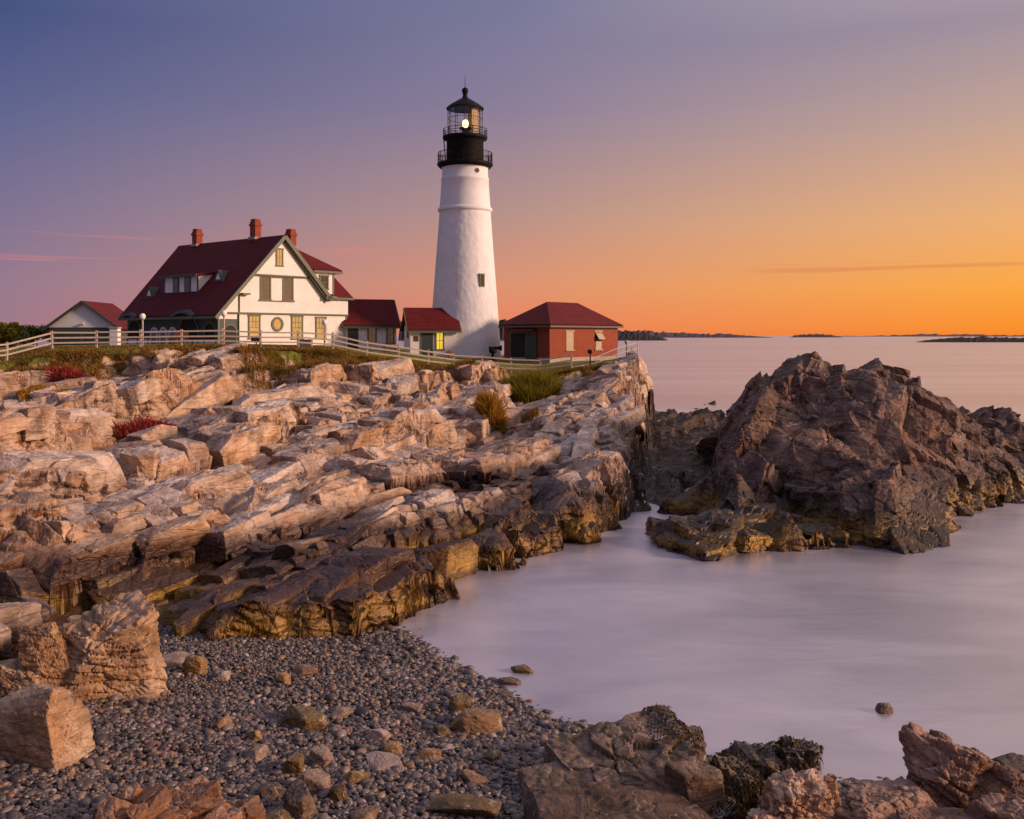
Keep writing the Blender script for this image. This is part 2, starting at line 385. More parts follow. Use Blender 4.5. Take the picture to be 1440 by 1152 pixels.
def _water(N):
    g = N.n('ShaderNodeNewGeometry').outputs['Position']
    sp = N.n('ShaderNodeSeparateXYZ', {0: g})
    far = N.rng(sp.outputs[1], 45, 160, 0, 1, True)
    m1 = N.n('ShaderNodeMapping', {'Vector': g, 'Scale': (.15, .34, 1)}).outputs[0]
    m2 = N.n('ShaderNodeMapping', {'Vector': g, 'Scale': (.0016, .030, 1)}).outputs[0]
    wv = N.noise(m1, 1.6, 7, .62, .9); bands = N.noise(m2, 1.5, 6, .6, .3)
    fog = N.noise(N.n('ShaderNodeMapping', {'Vector': g, 'Scale': (.16, .30, 1)}).outputs[0], .9, 5, .55, .6)
    milk = N.mix(N.rng(fog, .36, .66), (.14, .122, .16, 1), (.45, .40, .45, 1))
    milk = N.mix(N.rng(wv, .50, .66, 0, .28), milk, (.10, .085, .115, 1))
    deep = N.mix(N.rng(bands, .42, .58), (.17, .14, .18, 1), (.48, .40, .39, 1))  # far water: pale and lilac sky reflections painted in as bands
    col = N.mix(far, milk, deep)
    fm = N.n('ShaderNodeAttribute', attribute_name='foam').outputs['Fac']
    fo = N.math('MULTIPLY', fm, N.rng(wv, .3, .6, .35, 1))
    col = N.mix(fo, col, (.56, .51, .56, 1))
    rough = N.math('ADD', N.rng(far, 0, 1, .28, .24), N.math('MULTIPLY', N.math('SUBTRACT', bands, .5), .12))
    h = N.math('ADD', N.math('MULTIPLY', wv, N.rng(far, 0, 1, .09, .05)), N.math('MULTIPLY', bands, N.rng(far, 0, 1, 0, 1.)))
    nb = bump(N, h, .30, .5)
    df = N.n('ShaderNodeBsdfDiffuse', {'Color': col, 'Normal': nb}).outputs[0]
    gs = N.n('ShaderNodeBsdfGlossy', {'Color': (.92, .90, .92, 1), 'Roughness': rough, 'Normal': nb}).outputs[0]
    fz = N.n('ShaderNodeLayerWeight', {'Blend': .5}).outputs['Facing']
    return N.n('ShaderNodeMixShader', {0: N.math('MULTIPLY', N.rng(fz, .35, 1., .30, .80), N.math('SUBTRACT', 1., N.math('MULTIPLY', fo, .7))), 1: df, 2: gs}).outputs[0]
M['water'] = material('long_exposure_sea', _water)

M['white'] = paint('white_paint', (.80, .77, .74), .6, .05)
def _siding(N):
    o = N.n('ShaderNodeTexCoord').outputs['Object']
    z = N.n('ShaderNodeSeparateXYZ', {0: o}).outputs[2]
    s = N.math('FRACT', N.math('MULTIPLY', z, 6.))
    n = N.noise(o, 1.2, 6, .6)
    c = N.mix(N.rng(n, .35, .7), (.74, .70, .66, 1), (.83, .80, .76, 1))
    c = N.mix(N.rng(s, 0, .12, .35, 0), c, (.40, .38, .37, 1))
    return bsdf(N, c, .6, bump(N, s, .35, .04))
M['siding'] = material('white_clapboard', _siding)
def _stucco(N):
    o = N.n('ShaderNodeTexCoord').outputs['Object']
    n = N.noise(o, 1.3, 7, .62, .3); v = N.n('ShaderNodeTexVoronoi', {'Vector': N.n('ShaderNodeMapping', {'Vector': o, 'Scale': (1, 1, .8)}).outputs[0], 'Scale': 2.6}, feature='SMOOTH_F1').outputs[0]
    st = N.noise(N.n('ShaderNodeMapping', {'Vector': o, 'Scale': (2.5, 2.5, .18)}).outputs[0], 1.2, 5, .6)
    c = N.mix(N.rng(n, .35, .65), (.66, .645, .66, 1), (.74, .73, .735, 1))
    c = N.mix(N.rng(st, .56, .74, 0, .35), c, (.46, .42, .40, 1))
    h = N.math('ADD', N.math('MULTIPLY', v, .7), N.math('MULTIPLY', n, .6))
    return bsdf(N, c, .65, bump(N, h, .6, .09))
M['stucco'] = material('whitewashed_rubble', _stucco)
M['tower_white'] = paint('tower_whitewash', (.70, .69, .70), .6, .07)
def _roof(N):
    o = N.n('ShaderNodeTexCoord').outputs['Object']
    z = N.n('ShaderNodeSeparateXYZ', {0: o}).outputs[2]
    s = N.math('FRACT', N.math('MULTIPLY', z, 3.6)); n = N.noise(o, 1., 6, .6); f = N.noise(o, 14, 4, .6)
    c = N.mix(N.rng(n, .35, .65), (.095, .006, .008, 1), (.135, .011, .011, 1))
    c = N.mix(N.rng(f, .45, .7, 0, .45), c, (.04, .004, .006, 1))
    c = N.mix(N.rng(s, 0, .22, .75, 0), c, (.025, .004, .005, 1))
    return bsdf(N, c, .75, bump(N, N.math('ADD', s, f), .3, .04), spec=.2)
M['roof'] = material('red_shingles', _roof)
def _brick(N):
    o = N.n('ShaderNodeTexCoord').outputs['Object']
    xyz = N.n('ShaderNodeSeparateXYZ', {0: o})
    v = N.n('ShaderNodeCombineXYZ', {0: N.math('ADD', xyz.outputs[0], xyz.outputs[1]), 1: xyz.outputs[2]}).outputs[0]
    b = N.n('ShaderNodeTexBrick', {'Vector': v, 'Scale': 4., 'Color1': (.22, .042, .020, 1), 'Color2': (.30, .062, .028, 1), 'Mortar': (.30, .14, .09, 1), 'Mortar Size': .012, 'Brick Width': .9, 'Row Height': .3})
    n = N.noise(o, 1.2, 6, .6)
    c = N.mix(N.rng(n, .4, .7, 0, .5), b.outputs[0], (.20, .05, .028, 1))
    return bsdf(N, c, .8, bump(N, b.outputs[1], .3, .02), spec=.2)
M['brick'] = material('red_brick', _brick)
M['trim'] = paint('green_trim', (.105, .115, .075), .55, .15)
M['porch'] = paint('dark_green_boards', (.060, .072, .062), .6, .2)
M['door'] = paint('dark_green_door', (.035, .052, .042), .5, .2)
M['black'] = material('black_iron', lambda N: bsdf(N, N.mix(N.rng(N.noise(N.n('ShaderNodeTexCoord').outputs['Object'], 3., 5, .6), .35, .7), (.004, .004, .005, 1), (.011, .010, .010, 1)), .62, spec=.12))
M['wood'] = paint('weathered_fence_wood', (.46, .36, .29), .75, .22, 5.)
M['granite'] = paint('granite_base', (.38, .28, .22), .7, .2, 3.)
M['tan'] = paint('tan_shutter', (.42, .32, .20), .6, .15)
M['concrete'] = paint('grey_concrete', (.30, .27, .25), .8, .15)
M['interior'] = paint('dark_interior', (.012, .012, .012), .7, .1)
M['bronze'] = paint('bronze_plaque', (.09, .055, .03), .4, .2)
M['orange'] = paint('orange_paint', (.55, .15, .03), .5, .1)
M['steel'] = paint('galvanised_steel', (.50, .47, .46), .45, .1)
def glass(name, c, em=0., ec=(1, .6, .2, 1)):
    def fn(N):
        o = N.n('ShaderNodeTexCoord').outputs['Object']; n = N.noise(o, 1.4, 4, .6)
        return bsdf(N, c, .08, bump(N, n, .05, .05), spec=.8, **{'Emission Color': N.mix(N.rng(n, .3, .7), tuple(x*.55 for x in ec[:3])+(1,), ec), 'Emission Strength': em})
    return material(name, fn)
M['glass'] = glass('dark_glass', (.05, .045, .05, 1))
M['lit'] = glass('amber_window', (.30, .19, .08, 1), .42, (.95, .55, .16, 1))  # amber panes with a weak emission of their own
M['lit_yellow'] = glass('lit_yellow_window', (.4, .3, .05, 1), .85, (1, .70, .06, 1))
M['dim'] = glass('dim_window', (.10, .07, .055, 1), .10, (.8, .45, .25, 1))
def _lamp(N): return N.n('ShaderNodeEmission', {0: (1, .72, .30, 1), 1: 5.}).outputs[0]
M['lamp'] = material('lamp_light', _lamp)
def _lantern(N):
    t = N.n('ShaderNodeBsdfTransparent', {0: (.985, .98, .97, 1)}).outputs[0]; g = N.n('ShaderNodeBsdfGlossy', {0: (1, .95, .9, 1), 1: .04}).outputs[0]
    fr = N.n('ShaderNodeLayerWeight', {0: .35}).outputs[1]
    return N.n('ShaderNodeMixShader', {0: N.rng(fr, 0, 1, .05, .45), 1: t, 2: g}).outputs[0]
M['lantern'] = material('lantern_glass', _lantern)
def _amber(N):
    return bsdf(N, (.42, .27, .09, 1), .5, None, 0)
M['lens'] = material('amber_sheet', _amber)
# ------------------------------------------------------------------ shape of the coast (metres, sea at z = 0)
WL = [(-8.5, 30), (-3.06, 26.8), (-1.35, 23.7), (.3, 21.2), (1.56, 19.9), (3.6, 18.7), (4.8, 17.75), (6.0, 17.6), (7.5, 17.4), (16, 17.2)]   # waterline of the pebble beach
LAND = WL+[(16, 2), (-30, 2), (-30, 30)]
def beach_z(X, Y):
    d = sdpoly(X, Y, LAND)
    return np.where(d > 0, .095*d, .16*d)+.10*(fbm(X*.35, Y*.35, 5, 3)-.5)*np.clip(d*.5, 0, 1)
def q(px, py, Y): p = P(px, py, Y); return (p[0], p[1])
def foot(px, py, z): Y = (CAMZ-z)*FPX/(py-472); return ((px-720)/FPX*Y, Y)
HEAD = [(-45, 19), foot(-260, 1010, 1.), foot(-50, 985, 1.), foot(30, 955, .9), foot(75, 905, .9), foot(130, 856, .8), foot(215, 866, .7), foot(300, 884, .6), foot(420, 886, .45), foot(512, 888, .3),
        foot(575, 868, .1), foot(618, 850, 0), foot(630, 818, 0), foot(690, 806, 0), foot(740, 800, 0), foot(752, 783, 0), foot(840, 766, 0), foot(868, 744, 0),
        foot(884, 715, .1), foot(892, 668, .5), q(893, 620, 61), q(905, 560, 69), q(913, 540, 76), q(913, 505, 82.5), q(903, 500, 92), (9, 99), (0, 106), (-12, 113), (-40, 122), (-90, 128), (-90, 19)]
FX = (np.array([-300, 0, 70, 150, 300, 450, 550, 650, 750, 850, 900, 1100])-720)/FPX
FY = [24, 26, 28, 30, 32, 35, 38, 42, 46, 50, 55, 60, 64, 68, 72, 78, 84, 92, 110]
FZ = np.array([
 [1.8, 2.0, 2.6, 3.0, 3.1, 3.6, 4.2, 4.5, 4.6, 4.9, 5.3, 5.6, 6.0, 6.4, 6.6, 6.8, 7, 7, 7],
 [1.5, 1.7, 2.4, 2.8, 3.0, 3.6, 4.0, 4.2, 4.4, 4.7, 5.1, 5.6, 6.1, 6.45, 6.8, 7.0, 7, 6.8, 6.6],
 [1.2, 1.3, 1.7, 2.1, 2.5, 3.0, 3.3, 3.6, 3.9, 4.3, 4.8, 5.6, 6.4, 7.1, 7.2, 7.2, 7.1, 6.9, 6.7],
 [.8, .9, 1.2, 1.5, 1.8, 2.2, 2.6, 3.0, 3.4, 3.8, 4.5, 5.5, 6.3, 7.1, 7.25, 7.3, 7.2, 7, 6.8],
 [.6, .72, .86, 1.05, 1.35, 1.75, 2.1, 2.65, 3.2, 3.75, 4.6, 5.8, 6.6, 7.15, 7.35, 7.35, 7.3, 7.2, 7],
 [.8, .86, .92, 1.02, 1.25, 1.55, 1.85, 2.35, 2.85, 3.4, 4.1, 5.0, 5.8, 6.6, 7.1, 7.2, 7.2, 7, 6.8],
 [.8, .85, .9, .95, 1.05, 1.4, 1.65, 1.95, 2.25, 2.65, 3.3, 4.0, 4.5, 5.2, 5.95, 6.3, 6.5, 6.6, 6.6],
 [1, 1, 1, 1, 1.05, 1.15, 1.3, 1.5, 1.95, 2.4, 2.9, 3.3, 3.75, 4.3, 5.0, 5.4, 5.9, 6.1, 6.0],
 [.8, .8, .8, .8, .8, .8, .85, 1.1, 1.55, 2.1, 2.65, 3.15, 3.55, 4.0, 4.45, 4.9, 5.5, 5.8, 5.9],
 [.8, .8, .8, .8, .8, .8, .8, 1.0, 1.45, 2.0, 2.7, 3.35, 3.9, 4.5, 5.1, 5.7, 5.9, 5.7, 5.6],
 [.8, .8, .8, .8, .8, .8, .8, 1.0, 1.6, 2.2, 2.9, 3.6, 4.2, 4.8, 5.4, 6.1, 6.45, 6.2, 6],
 [.8, .8, .8, .8, .8, .8, .8, 1.0, 1.6, 2.2, 2.9, 3.6, 4.2, 4.8, 5.4, 6.1, 6.45, 6.2, 6]])
SX = (np.array([900, 940, 1000, 1015, 1060, 1100, 1160, 1230, 1270, 1330, 1365, 1420, 1480, 1620])-720)/FPX
SY = [34.5, 36.5, 38, 40.5, 44, 47, 50, 53, 56, 60, 65, 72]
SZ = np.array([
 [-1, -1, -1, -.6, -.3, -.2, -.2, -.2, -.2, -.2, -.2, -1],
 [-1, -.7, .5, .8, .3, -.1, -.2, -.2, 0, .1, 0, -1],
 [-1, .2, 1.7, 1.6, .9, .8, 1.0, 1.3, 1.6, 1.3, .6, -1],
 [-1, .4, 1.8, 1.7, 1.5, 2.0, 3.3, 3.7, 3.2, 2.3, .8, -1],
 [-1, .3, 1.5, 1.8, 2.4, 3.6, 4.7, 5.1, 4.8, 3.5, 1, -1],
 [-1, -.1, 1.0, 1.6, 2.6, 4.0, 5.2, 6.0, 5.8, 4, 1, -1],
 [-1, -.5, .7, 1.6, 2.7, 4.0, 5.0, 5.8, 6.1, 4.5, 1, -1],
 [-1, -.8, .5, 1.7, 2.8, 4.1, 5.2, 6.2, 6.55, 4.5, 1, -1],
 [-1, -1, .1, 1.7, 2.7, 3.8, 4.9, 5.8, 5.7, 4, 1, -1],
 [-1, -1, -.6, .7, 2.0, 2.9, 3.7, 4.4, 4.5, 3.3, 1, -1],
 [-1, -1, -1, -.4, .5, 1.2, 2.1, 2.9, 3.3, 2.9, 1.2, -1],
 [-1, -1, -1, -1, -.6, -.2, .9, 1.7, 2.3, 2.7, 1.5, -1],
 [-1, -1, -1, -1, -1, -.6, .2, 1.0, 1.5, 1.9, 1.0, -1],
 [-1, -1, -1, -1, -1, -1, -1, -1, -.8, -.6, -.8, -1]])
def table(X, Y, fx, fy, fz):
    u = X/Y; v = np.clip(Y, fy[0], fy[-1]); u = np.clip(u, fx[0], fx[-1])
    i = np.clip(np.searchsorted(fx, u)-1, 0, len(fx)-2); j = np.clip(np.searchsorted(fy, v)-1, 0, len(fy)-2)
    fya = np.asarray(fy, float)
    a = (u-fx[i])/(fx[i+1]-fx[i]); b = (v-fya[j])/(fya[j+1]-fya[j])
    a = a*a*(3-2*a)*.5+a*.5
    return (fz[i, j]*(1-a)+fz[i+1, j]*a)*(1-b)+(fz[i, j+1]*(1-a)+fz[i+1, j+1]*a)*b
def fractured(X, Y, strike, seed, sizes, tilt=.26):
    """broken, tilted beds: elongated cells with their own offset and dip; the right-hand edges drop away"""
    z = np.zeros(X.shape); c, s = math.cos(strike), math.sin(strike)
    wx = X+1.6*(fbm(X*.16, Y*.16, seed+50, 3)-.5)+.07*(fbm(X*1.3, Y*1.3, seed+52, 3)-.5)
    wy = Y+1.6*(fbm(X*.16+9, Y*.16, seed+51, 3)-.5)+.07*(fbm(X*1.3+4, Y*1.3, seed+53, 3)-.5)
    a = wx*c+wy*s; b = wx*s-wy*c                       # a along the strike, b across it (to the right)
    for k, (L, asp, amp) in enumerate(sizes):
        def val(H, dx, dy):
            t1 = (rnd(H, 4)*1.4-.2)*tilt; t2 = (rnd(H, 5)*1.1-.25)*tilt
            return (rnd(H, 3)-.5)*amp+dy*L*t1+dx*L*asp*t2
        v, e, H = cells(a/(L*asp), b/L, seed+k*7, max(.14, .26/L), val)
        z += v-np.clip(1-e/max(.10, .16/L), 0, 1)*amp*.25*(rnd(H, 6) > .5)
    return z
STRIKE = math.radians(64)
def lawn_edge(X, Y):
    u = X/Y*FPX+720
    return np.interp(u, [-300, 0, 40, 73, 150, 255, 366, 468, 560, 637, 719, 803, 850, 885, 900], [62, 63.5, 64.5, 66, 66.5, 67.2, 68.5, 70.6, 73.2, 74.6, 75.8, 76.3, 79, 86, 120])
# ledges and blocks that stand out: px, py (top centre), Y, width, depth, height above the beds, rotation, tilt right, tilt back
BLK = [(232, 728, 31.5, 2.6, 1.8, 1.0, 58, .10, .30), (120, 748, 31, 3.0, 1.6, .8, 64, .16, .12), (30, 655, 34, 2.6, 2.2, .9, 40, .1, .2), (0, 735, 29.5, 2.2, 1.6, .7, 60, .12, .2),
       (100, 770, 29, 2.4, 1.3, .5, 62, .1, .15), (350, 600, 47, 2.6, 4.5, 1.2, 72, .22, .1), (180, 640, 41, 5.0, 2.0, .8, 66, .18, .1), (60, 615, 42, 4, 2, .8, 66, .16, .1),
       (470, 690, 38.6, 1.7, 1.0, .5, 52, .1, .35), (640, 650, 47, 5.5, 2.2, .5, 62, .14, .05), (530, 655, 44, 5, 2, .45, 58, .14, .05), (720, 640, 50, 2.8, 2.2, .55, 66, .1, .1),
       (265, 715, 35, 3, 1.4, .3, 66, .12, .1), (340, 745, 33, 3, 1.1, .35, 66, .14, .05), (700, 725, 38.4, 2.2, 1.6, .55, 70, .05, .05), (610, 735, 36.5, 2.4, 1.6, .35, 60, .1, .05), (590, 790, 32.2, 2.8, 1.3, .30, 55, .1, .1),
       (500, 760, 33.6, 3.2, 1.4, .28, 60, .12, .05), (400, 790, 31, 3.0, 1.2, .25, 60, .14, .05), (470, 830, 28.8, 2.6, 1.3, .3, 52, .06, .1), (700, 775, 35.5, 1.7, 1.1, .3, 60, 0, .1), (790, 745, 39.5, 2.2, 1.4, .4, 66, .1, .1),
       (225, 522, 63, 2.8, 2.0, 1.1, 70, .05, .1), (255, 525, 62, 2.0, 2.0, 1.0, 60, .1, .1), (520, 535, 65, 2.2, 2.0, 1.2, 72, .2, 0), (560, 545, 65, 2.4, 2, 1.0, 75, .1, .1), (600, 540, 68, 2.2, 2.0, 1.0, 62, .15, 0), (660, 535, 71, 2.4, 2.2, 1.3, 66, .25, 0), (690, 540, 72, 1.6, 2, 1.1, 70, .2, 0),
       (320, 520, 62, 3.2, 2, .9, 60, .1, .1), (90, 540, 56, 2.6, 2, .9, 60, .1, .2), (150, 565, 54, 2.2, 1.8, .8, 60, .15, .1), (440, 540, 62, 2.6, 2, .9, 66, .15, .1), (400, 560, 57, 2.6, 2, .7, 66, .15, .1), (770, 575, 63, 4.2, 2.2, .7, 64, .15, .1), (885, 512, 77, 1.6, 5.5, .55, 84, .1, 0), (860, 545, 66, 3, 3.2, .6, 74, .1, .1), (830, 590, 58, 3.2, 3, .5, 70, .1, .1)]
def blocks(X, Y, z, base):
    for px, py, Yc, wd, dp, ht, rot, tr, tb in BLK:
        cx, cy, _ = P(px, py, Yc); r = math.radians(rot)
        m = (np.abs(X-cx) < 6) & (np.abs(Y-cy) < 6)
        if not m.any(): continue
        x = X[m]-cx; y = Y[m]-cy
        n1 = .35*(fbm(x*1.1+px, y*1.1, 77, 3)-.5)
        a = x*math.cos(r)+y*math.sin(r)+n1; b = x*math.sin(r)-y*math.cos(r)+n1       # a along strike (depth), b to the right
        e = np.maximum(np.abs(a)/(dp*.5+.9), np.abs(b)/(wd*.5))
        dd = (1-e)*min(wd, dp)*.5
        lift = ht*np.clip(dd/.22, 0, 1)
        z[m] = np.maximum(z[m], np.where(dd > 0, base[m]+lift*.9+tr*b+tb*a*.3+.35*(z[m]-base[m]), -9))
    return z
def coast(X, Y, detail=True):
    """height of the headland, channel floor and beach; returns z and the lawn mask"""
    top = table(X, Y, FX, FY, FZ)
    le = lawn_edge(X, Y)+(2.2*(fbm(X*.5, Y*.5, 31, 4)-.5) if detail else 0)
    lm = sstep(-.5, .5, Y-le)
    b = beach_z(X, Y); u = X/Y*FPX+720
    chan = np.where(u > 780, -.25+.038*(Y-42)-.05*np.maximum(0, Y-76)**1.15, -1.2)-1.6*sstep(46, 41, Y)
    if detail:
        fr = fractured(X, Y, STRIKE, 11, [(4.4, 3.2, .80), (2.0, 2.2, .34), (.95, 1.8, .07)])
        fr += .06*(fbm(X*.9, Y*.9, 3, 3)-.5)-.12
        ru = fractured(X, Y, math.radians(72), 91, [(3., 2., .8), (1.3, 1.6, .32), (.5, 1.3, .06)], .3)
        # upper crags below the lawn are more broken
        crag = sstep(9, 2, le-Y)*sstep(-.3, 1.2, le-Y)
        shelf = sstep(34, 30, Y)*sstep(-12, -6, X)                      # the low flat ledge by the cove
        fr = fr-(np.maximum(fr, 0)*.9+.40)*sstep(9, 1, le-Y)
        z = top+fr*(1-lm)*(1-.5*shelf)*(1+.45*crag)-.35*crag*0
        z = np.where(lm < .5, blocks(X, Y, z.copy(), top), z)
        z = z+lm*.10*(fbm(X*.8, Y*.8, 8, 4)-.5)
        chan = chan+ru*.75
        jag = .9*(fbm(X*.9, Y*.9, 21, 3)-.5)
        jag += cells(X/1.3, Y/1.3, 41, .25, lambda H, p, q_: (rnd(H, 2)-.5)*1.0+.2*p)[0]
        jag += cells(X/.55, Y/.55, 43, .4, lambda H, p, q_: (rnd(H, 2)-.5)*.2)[0]
    else: z = top; jag = 0
    d = sdpoly(X, Y, HEAD)+jag
    fl = np.maximum(b, chan)
    wid = np.interp(u, [600, 700, 860, 900], [.45, .9, 1.1, 1.3])
    t = np.clip(d/wid, 0, 1); t = t*(1.6-.6*t)
    z = fl+(np.maximum(z, fl)-fl)*t
    rockm = (d > .0) | (chan > b+.03)
    return z, lm*(d > .8), rockm
def stack_z(X, Y, detail=True):
    z = table(X, Y, SX, SY, SZ)
    if detail:
        fr = fractured(X, Y, math.radians(70), 151, [(4.8, 2.0, 1.0), (2.4, 1.8, .45), (1.1, 1.6, .08)], .36)
        fr += .1*(fbm(X*.9, Y*.9, 13, 4)-.5)
        z = z+(fr-.42)*sstep(-1.2, .8, z)*1.0
        z = z+sstep(2.6, 1.8, z)*cells(X/2.3, Y/2.3, 161, .15, lambda H, p, q_: (rnd(H, 3)-.5)*.7)[0]
    return z-.3*sstep(.45, .0, z)
def ground(x, y):
    z, _, _ = coast(np.array([float(x)]), np.array([float(y)]), False); return float(z[0])

def polar_grid(fn, px0, px1, nc, Y0, Y1, nr, power=.85):
    """grid rows follow the relief: dense where the surface is steep, so cliffs get as many faces as ledges"""
    cc = np.linspace(px0, px1, nc//2); yy = np.exp(np.linspace(math.log(Y0), math.log(Y1), 2300))
    Uc, Yc = np.meshgrid((cc-720)/FPX, yy); Z = fn(Uc*Yc, Yc)[0]
    scr = FPX*(CAMZ-Z)/Yc
    dens = np.abs(np.diff(scr, axis=0))+.35*np.abs(np.diff(Z, axis=0))*FPX/Yc[1:]+230*np.diff(np.log(Yc), axis=0)
    k = 2; pad = np.pad(dens, ((2, 2), (k, k)), 'edge'); cs = np.cumsum(np.pad(pad, ((0, 0), (1, 0))), axis=1)
    dens = (cs[:, 2*k+1:]-cs[:, :cs.shape[1]-2*k-1])/(2*k+1); cs = np.cumsum(np.pad(dens, ((1, 0), (0, 0))), axis=0); dens = (cs[5:]-cs[:-5])/5
    cum = np.vstack([np.zeros((1, dens.shape[1])), np.cumsum(dens**power*1., axis=0)]); cum /= cum[-1]
    t = np.linspace(0, 1, nr); rows = np.stack([np.interp(t, cum[:, j], yy) for j in range(len(cc))], 1)
    cf = np.linspace(px0, px1, nc); i = np.clip(((cf-px0)/(px1-px0)*(len(cc)-1)).astype(int), 0, len(cc)-2); f = (cf-cc[i])/(cc[1]-cc[0])
    Yg = rows[:, i]*(1-f)+rows[:, i+1]*f
    return (cf-720)[None, :]/FPX*Yg, Yg
def relief(X, Y, Z, amt, seed):
    """chip the surface along its normal with blocky 3D cells"""
    def nrm(Z):
        dXi, dXj = np.gradient(X); dYi, dYj = np.gradient(Y); dZi, dZj = np.gradient(Z)
        n = np.stack([dYi*dZj-dZi*dYj, dZi*dXj-dXi*dZj, dXi*dYj-dYi*dXj], -1)
        n /= np.linalg.norm(n, axis=-1, keepdims=True)+1e-9
        return n*np.sign(n[..., 2:3]+1e-9)
    n = nrm(Z)
    st = (.30+3.2*(1-np.abs(n[..., 2])))*amt
    for s, a in ((.95, .22), (.32, .07)):
        F1, F2, H = worley3((X*.9+Y*.43)/s/1.3+.3*Z, (Y*.9-X*.43)/s, (Z+.22*X)/s*1.9, seed)
        o = ((rnd(H, 7)-.5)*a-np.clip(1-(F2-F1)/.14, 0, 1)*a*.35)*st
        X = X+n[..., 0]*o; Y = Y+n[..., 1]*o; Z = Z+n[..., 2]*o
    # beds: thin courses that stand out or are worn back on the steep faces
    c = (Z+.24*X-.06*Y+.25*(fbm(X*.5, Y*.5, seed+5, 3)-.5))/.27
    F1, F2, H, dx, dy = worley2(c, (X*.9+Y*.43)/1.7, seed+9)
    o = ((rnd(H, 5)-.5)*.20-np.clip(1-(F2-F1)/.16, 0, 1)*.07)*st*(1-np.abs(n[..., 2]))
    X = X+n[..., 0]*o; Y = Y+n[..., 1]*o; Z = Z+n[..., 2]*o
    return X, Y, Z
def grid_faces(nr, nc):
    i = np.arange(nr-1)[:, None]*nc+np.arange(nc-1)[None, :]
    return np.stack([i, i+1, i+nc+1, i+nc], -1).reshape(-1, 4)
def sub_mesh(name, V, F, keep, m, smooth=False):
    F = F[keep]; used = np.unique(F); mp = np.zeros(len(V), np.int32); mp[used] = np.arange(len(used))
    return link(name, np_mesh(name, V[used], mp[F], smooth), m)

_ico = {}
def ico(n):
    if n not in _ico:
        bm = bmesh.new(); bmesh.ops.create_icosphere(bm, subdivisions=n, radius=1)
        _ico[n] = (np.array([v.co[:] for v in bm.verts]), np.array([[v.index for v in f.verts] for f in bm.faces])); bm.free()
    return _ico[n]
def rock_geo(seed, dims, sub=4, cuts=5, yaw=0., tilt=(0, 0), rough=.06, cell=.35, beds=.0, boxy=.18, cw=1., bw=.9):
    """a broken block: a few planes cut from a ball, then chipped"""
    r = np.random.RandomState(seed); D, F = ico(sub)
    n = [np.array(v, float)+r.uniform(-boxy, boxy, 3) for v in ((1, 0, 0), (-1, 0, 0), (0, 1, 0), (0, -1, 0), (0, 0, 1), (0, 0, -1))]
    h = [1-.12*r.rand() for _ in n]
    for _ in range(cuts):
        v = r.normal(size=3); v[2] = abs(v[2])*.8; n.append(v); h.append(.92+.28*r.rand())
    n = np.array(n); n /= np.linalg.norm(n, axis=1, keepdims=True); h = np.array(h)
    R = (h[None]/np.maximum(D@n.T, 1e-3)).min(1); R = np.minimum(R, 1.6)
    p = D*R[:, None]*np.array(dims)
    x, y, z = p.T+r.uniform(0, 50, 3)[:, None]
    s = cell*min(dims)*2
    F1, F2, H = worley3(x/s, y/s, z/s*1.5, seed); o = ((rnd(H, 7)-.5)-.3*np.clip(1-(F2-F1)/.14, 0, 1))*cw
    F1, F2, H = worley3(x/s*2.9, y/s*2.9, z/s*5., seed+3); o = o+.4*((rnd(H, 7)-.5)-.1*np.clip(1-(F2-F1)/.14, 0, 1))*cw
    o = o+.5*(fbm((x+.6*z)/s*1.6, (y-.5*z)/s*1.6, seed+4, 3)-.5)
    if beds:
        c = (z+.35*x-.1*y)/(beds); F1, F2, H, _, _ = worley2(c, (x+y)/(beds*5), seed+8); o = o+bw*((rnd(H, 5)-.5)-.5*np.clip(1-(F2-F1)/.18, 0, 1))
    p = p+D*(o*rough*min(dims)*2)[:, None]
    m = Matrix.Rotation(yaw, 3, 'Z') @ Matrix.Rotation(tilt[0], 3, 'X') @ Matrix.Rotation(tilt[1], 3, 'Y')
    return p@np.array(m).T, F
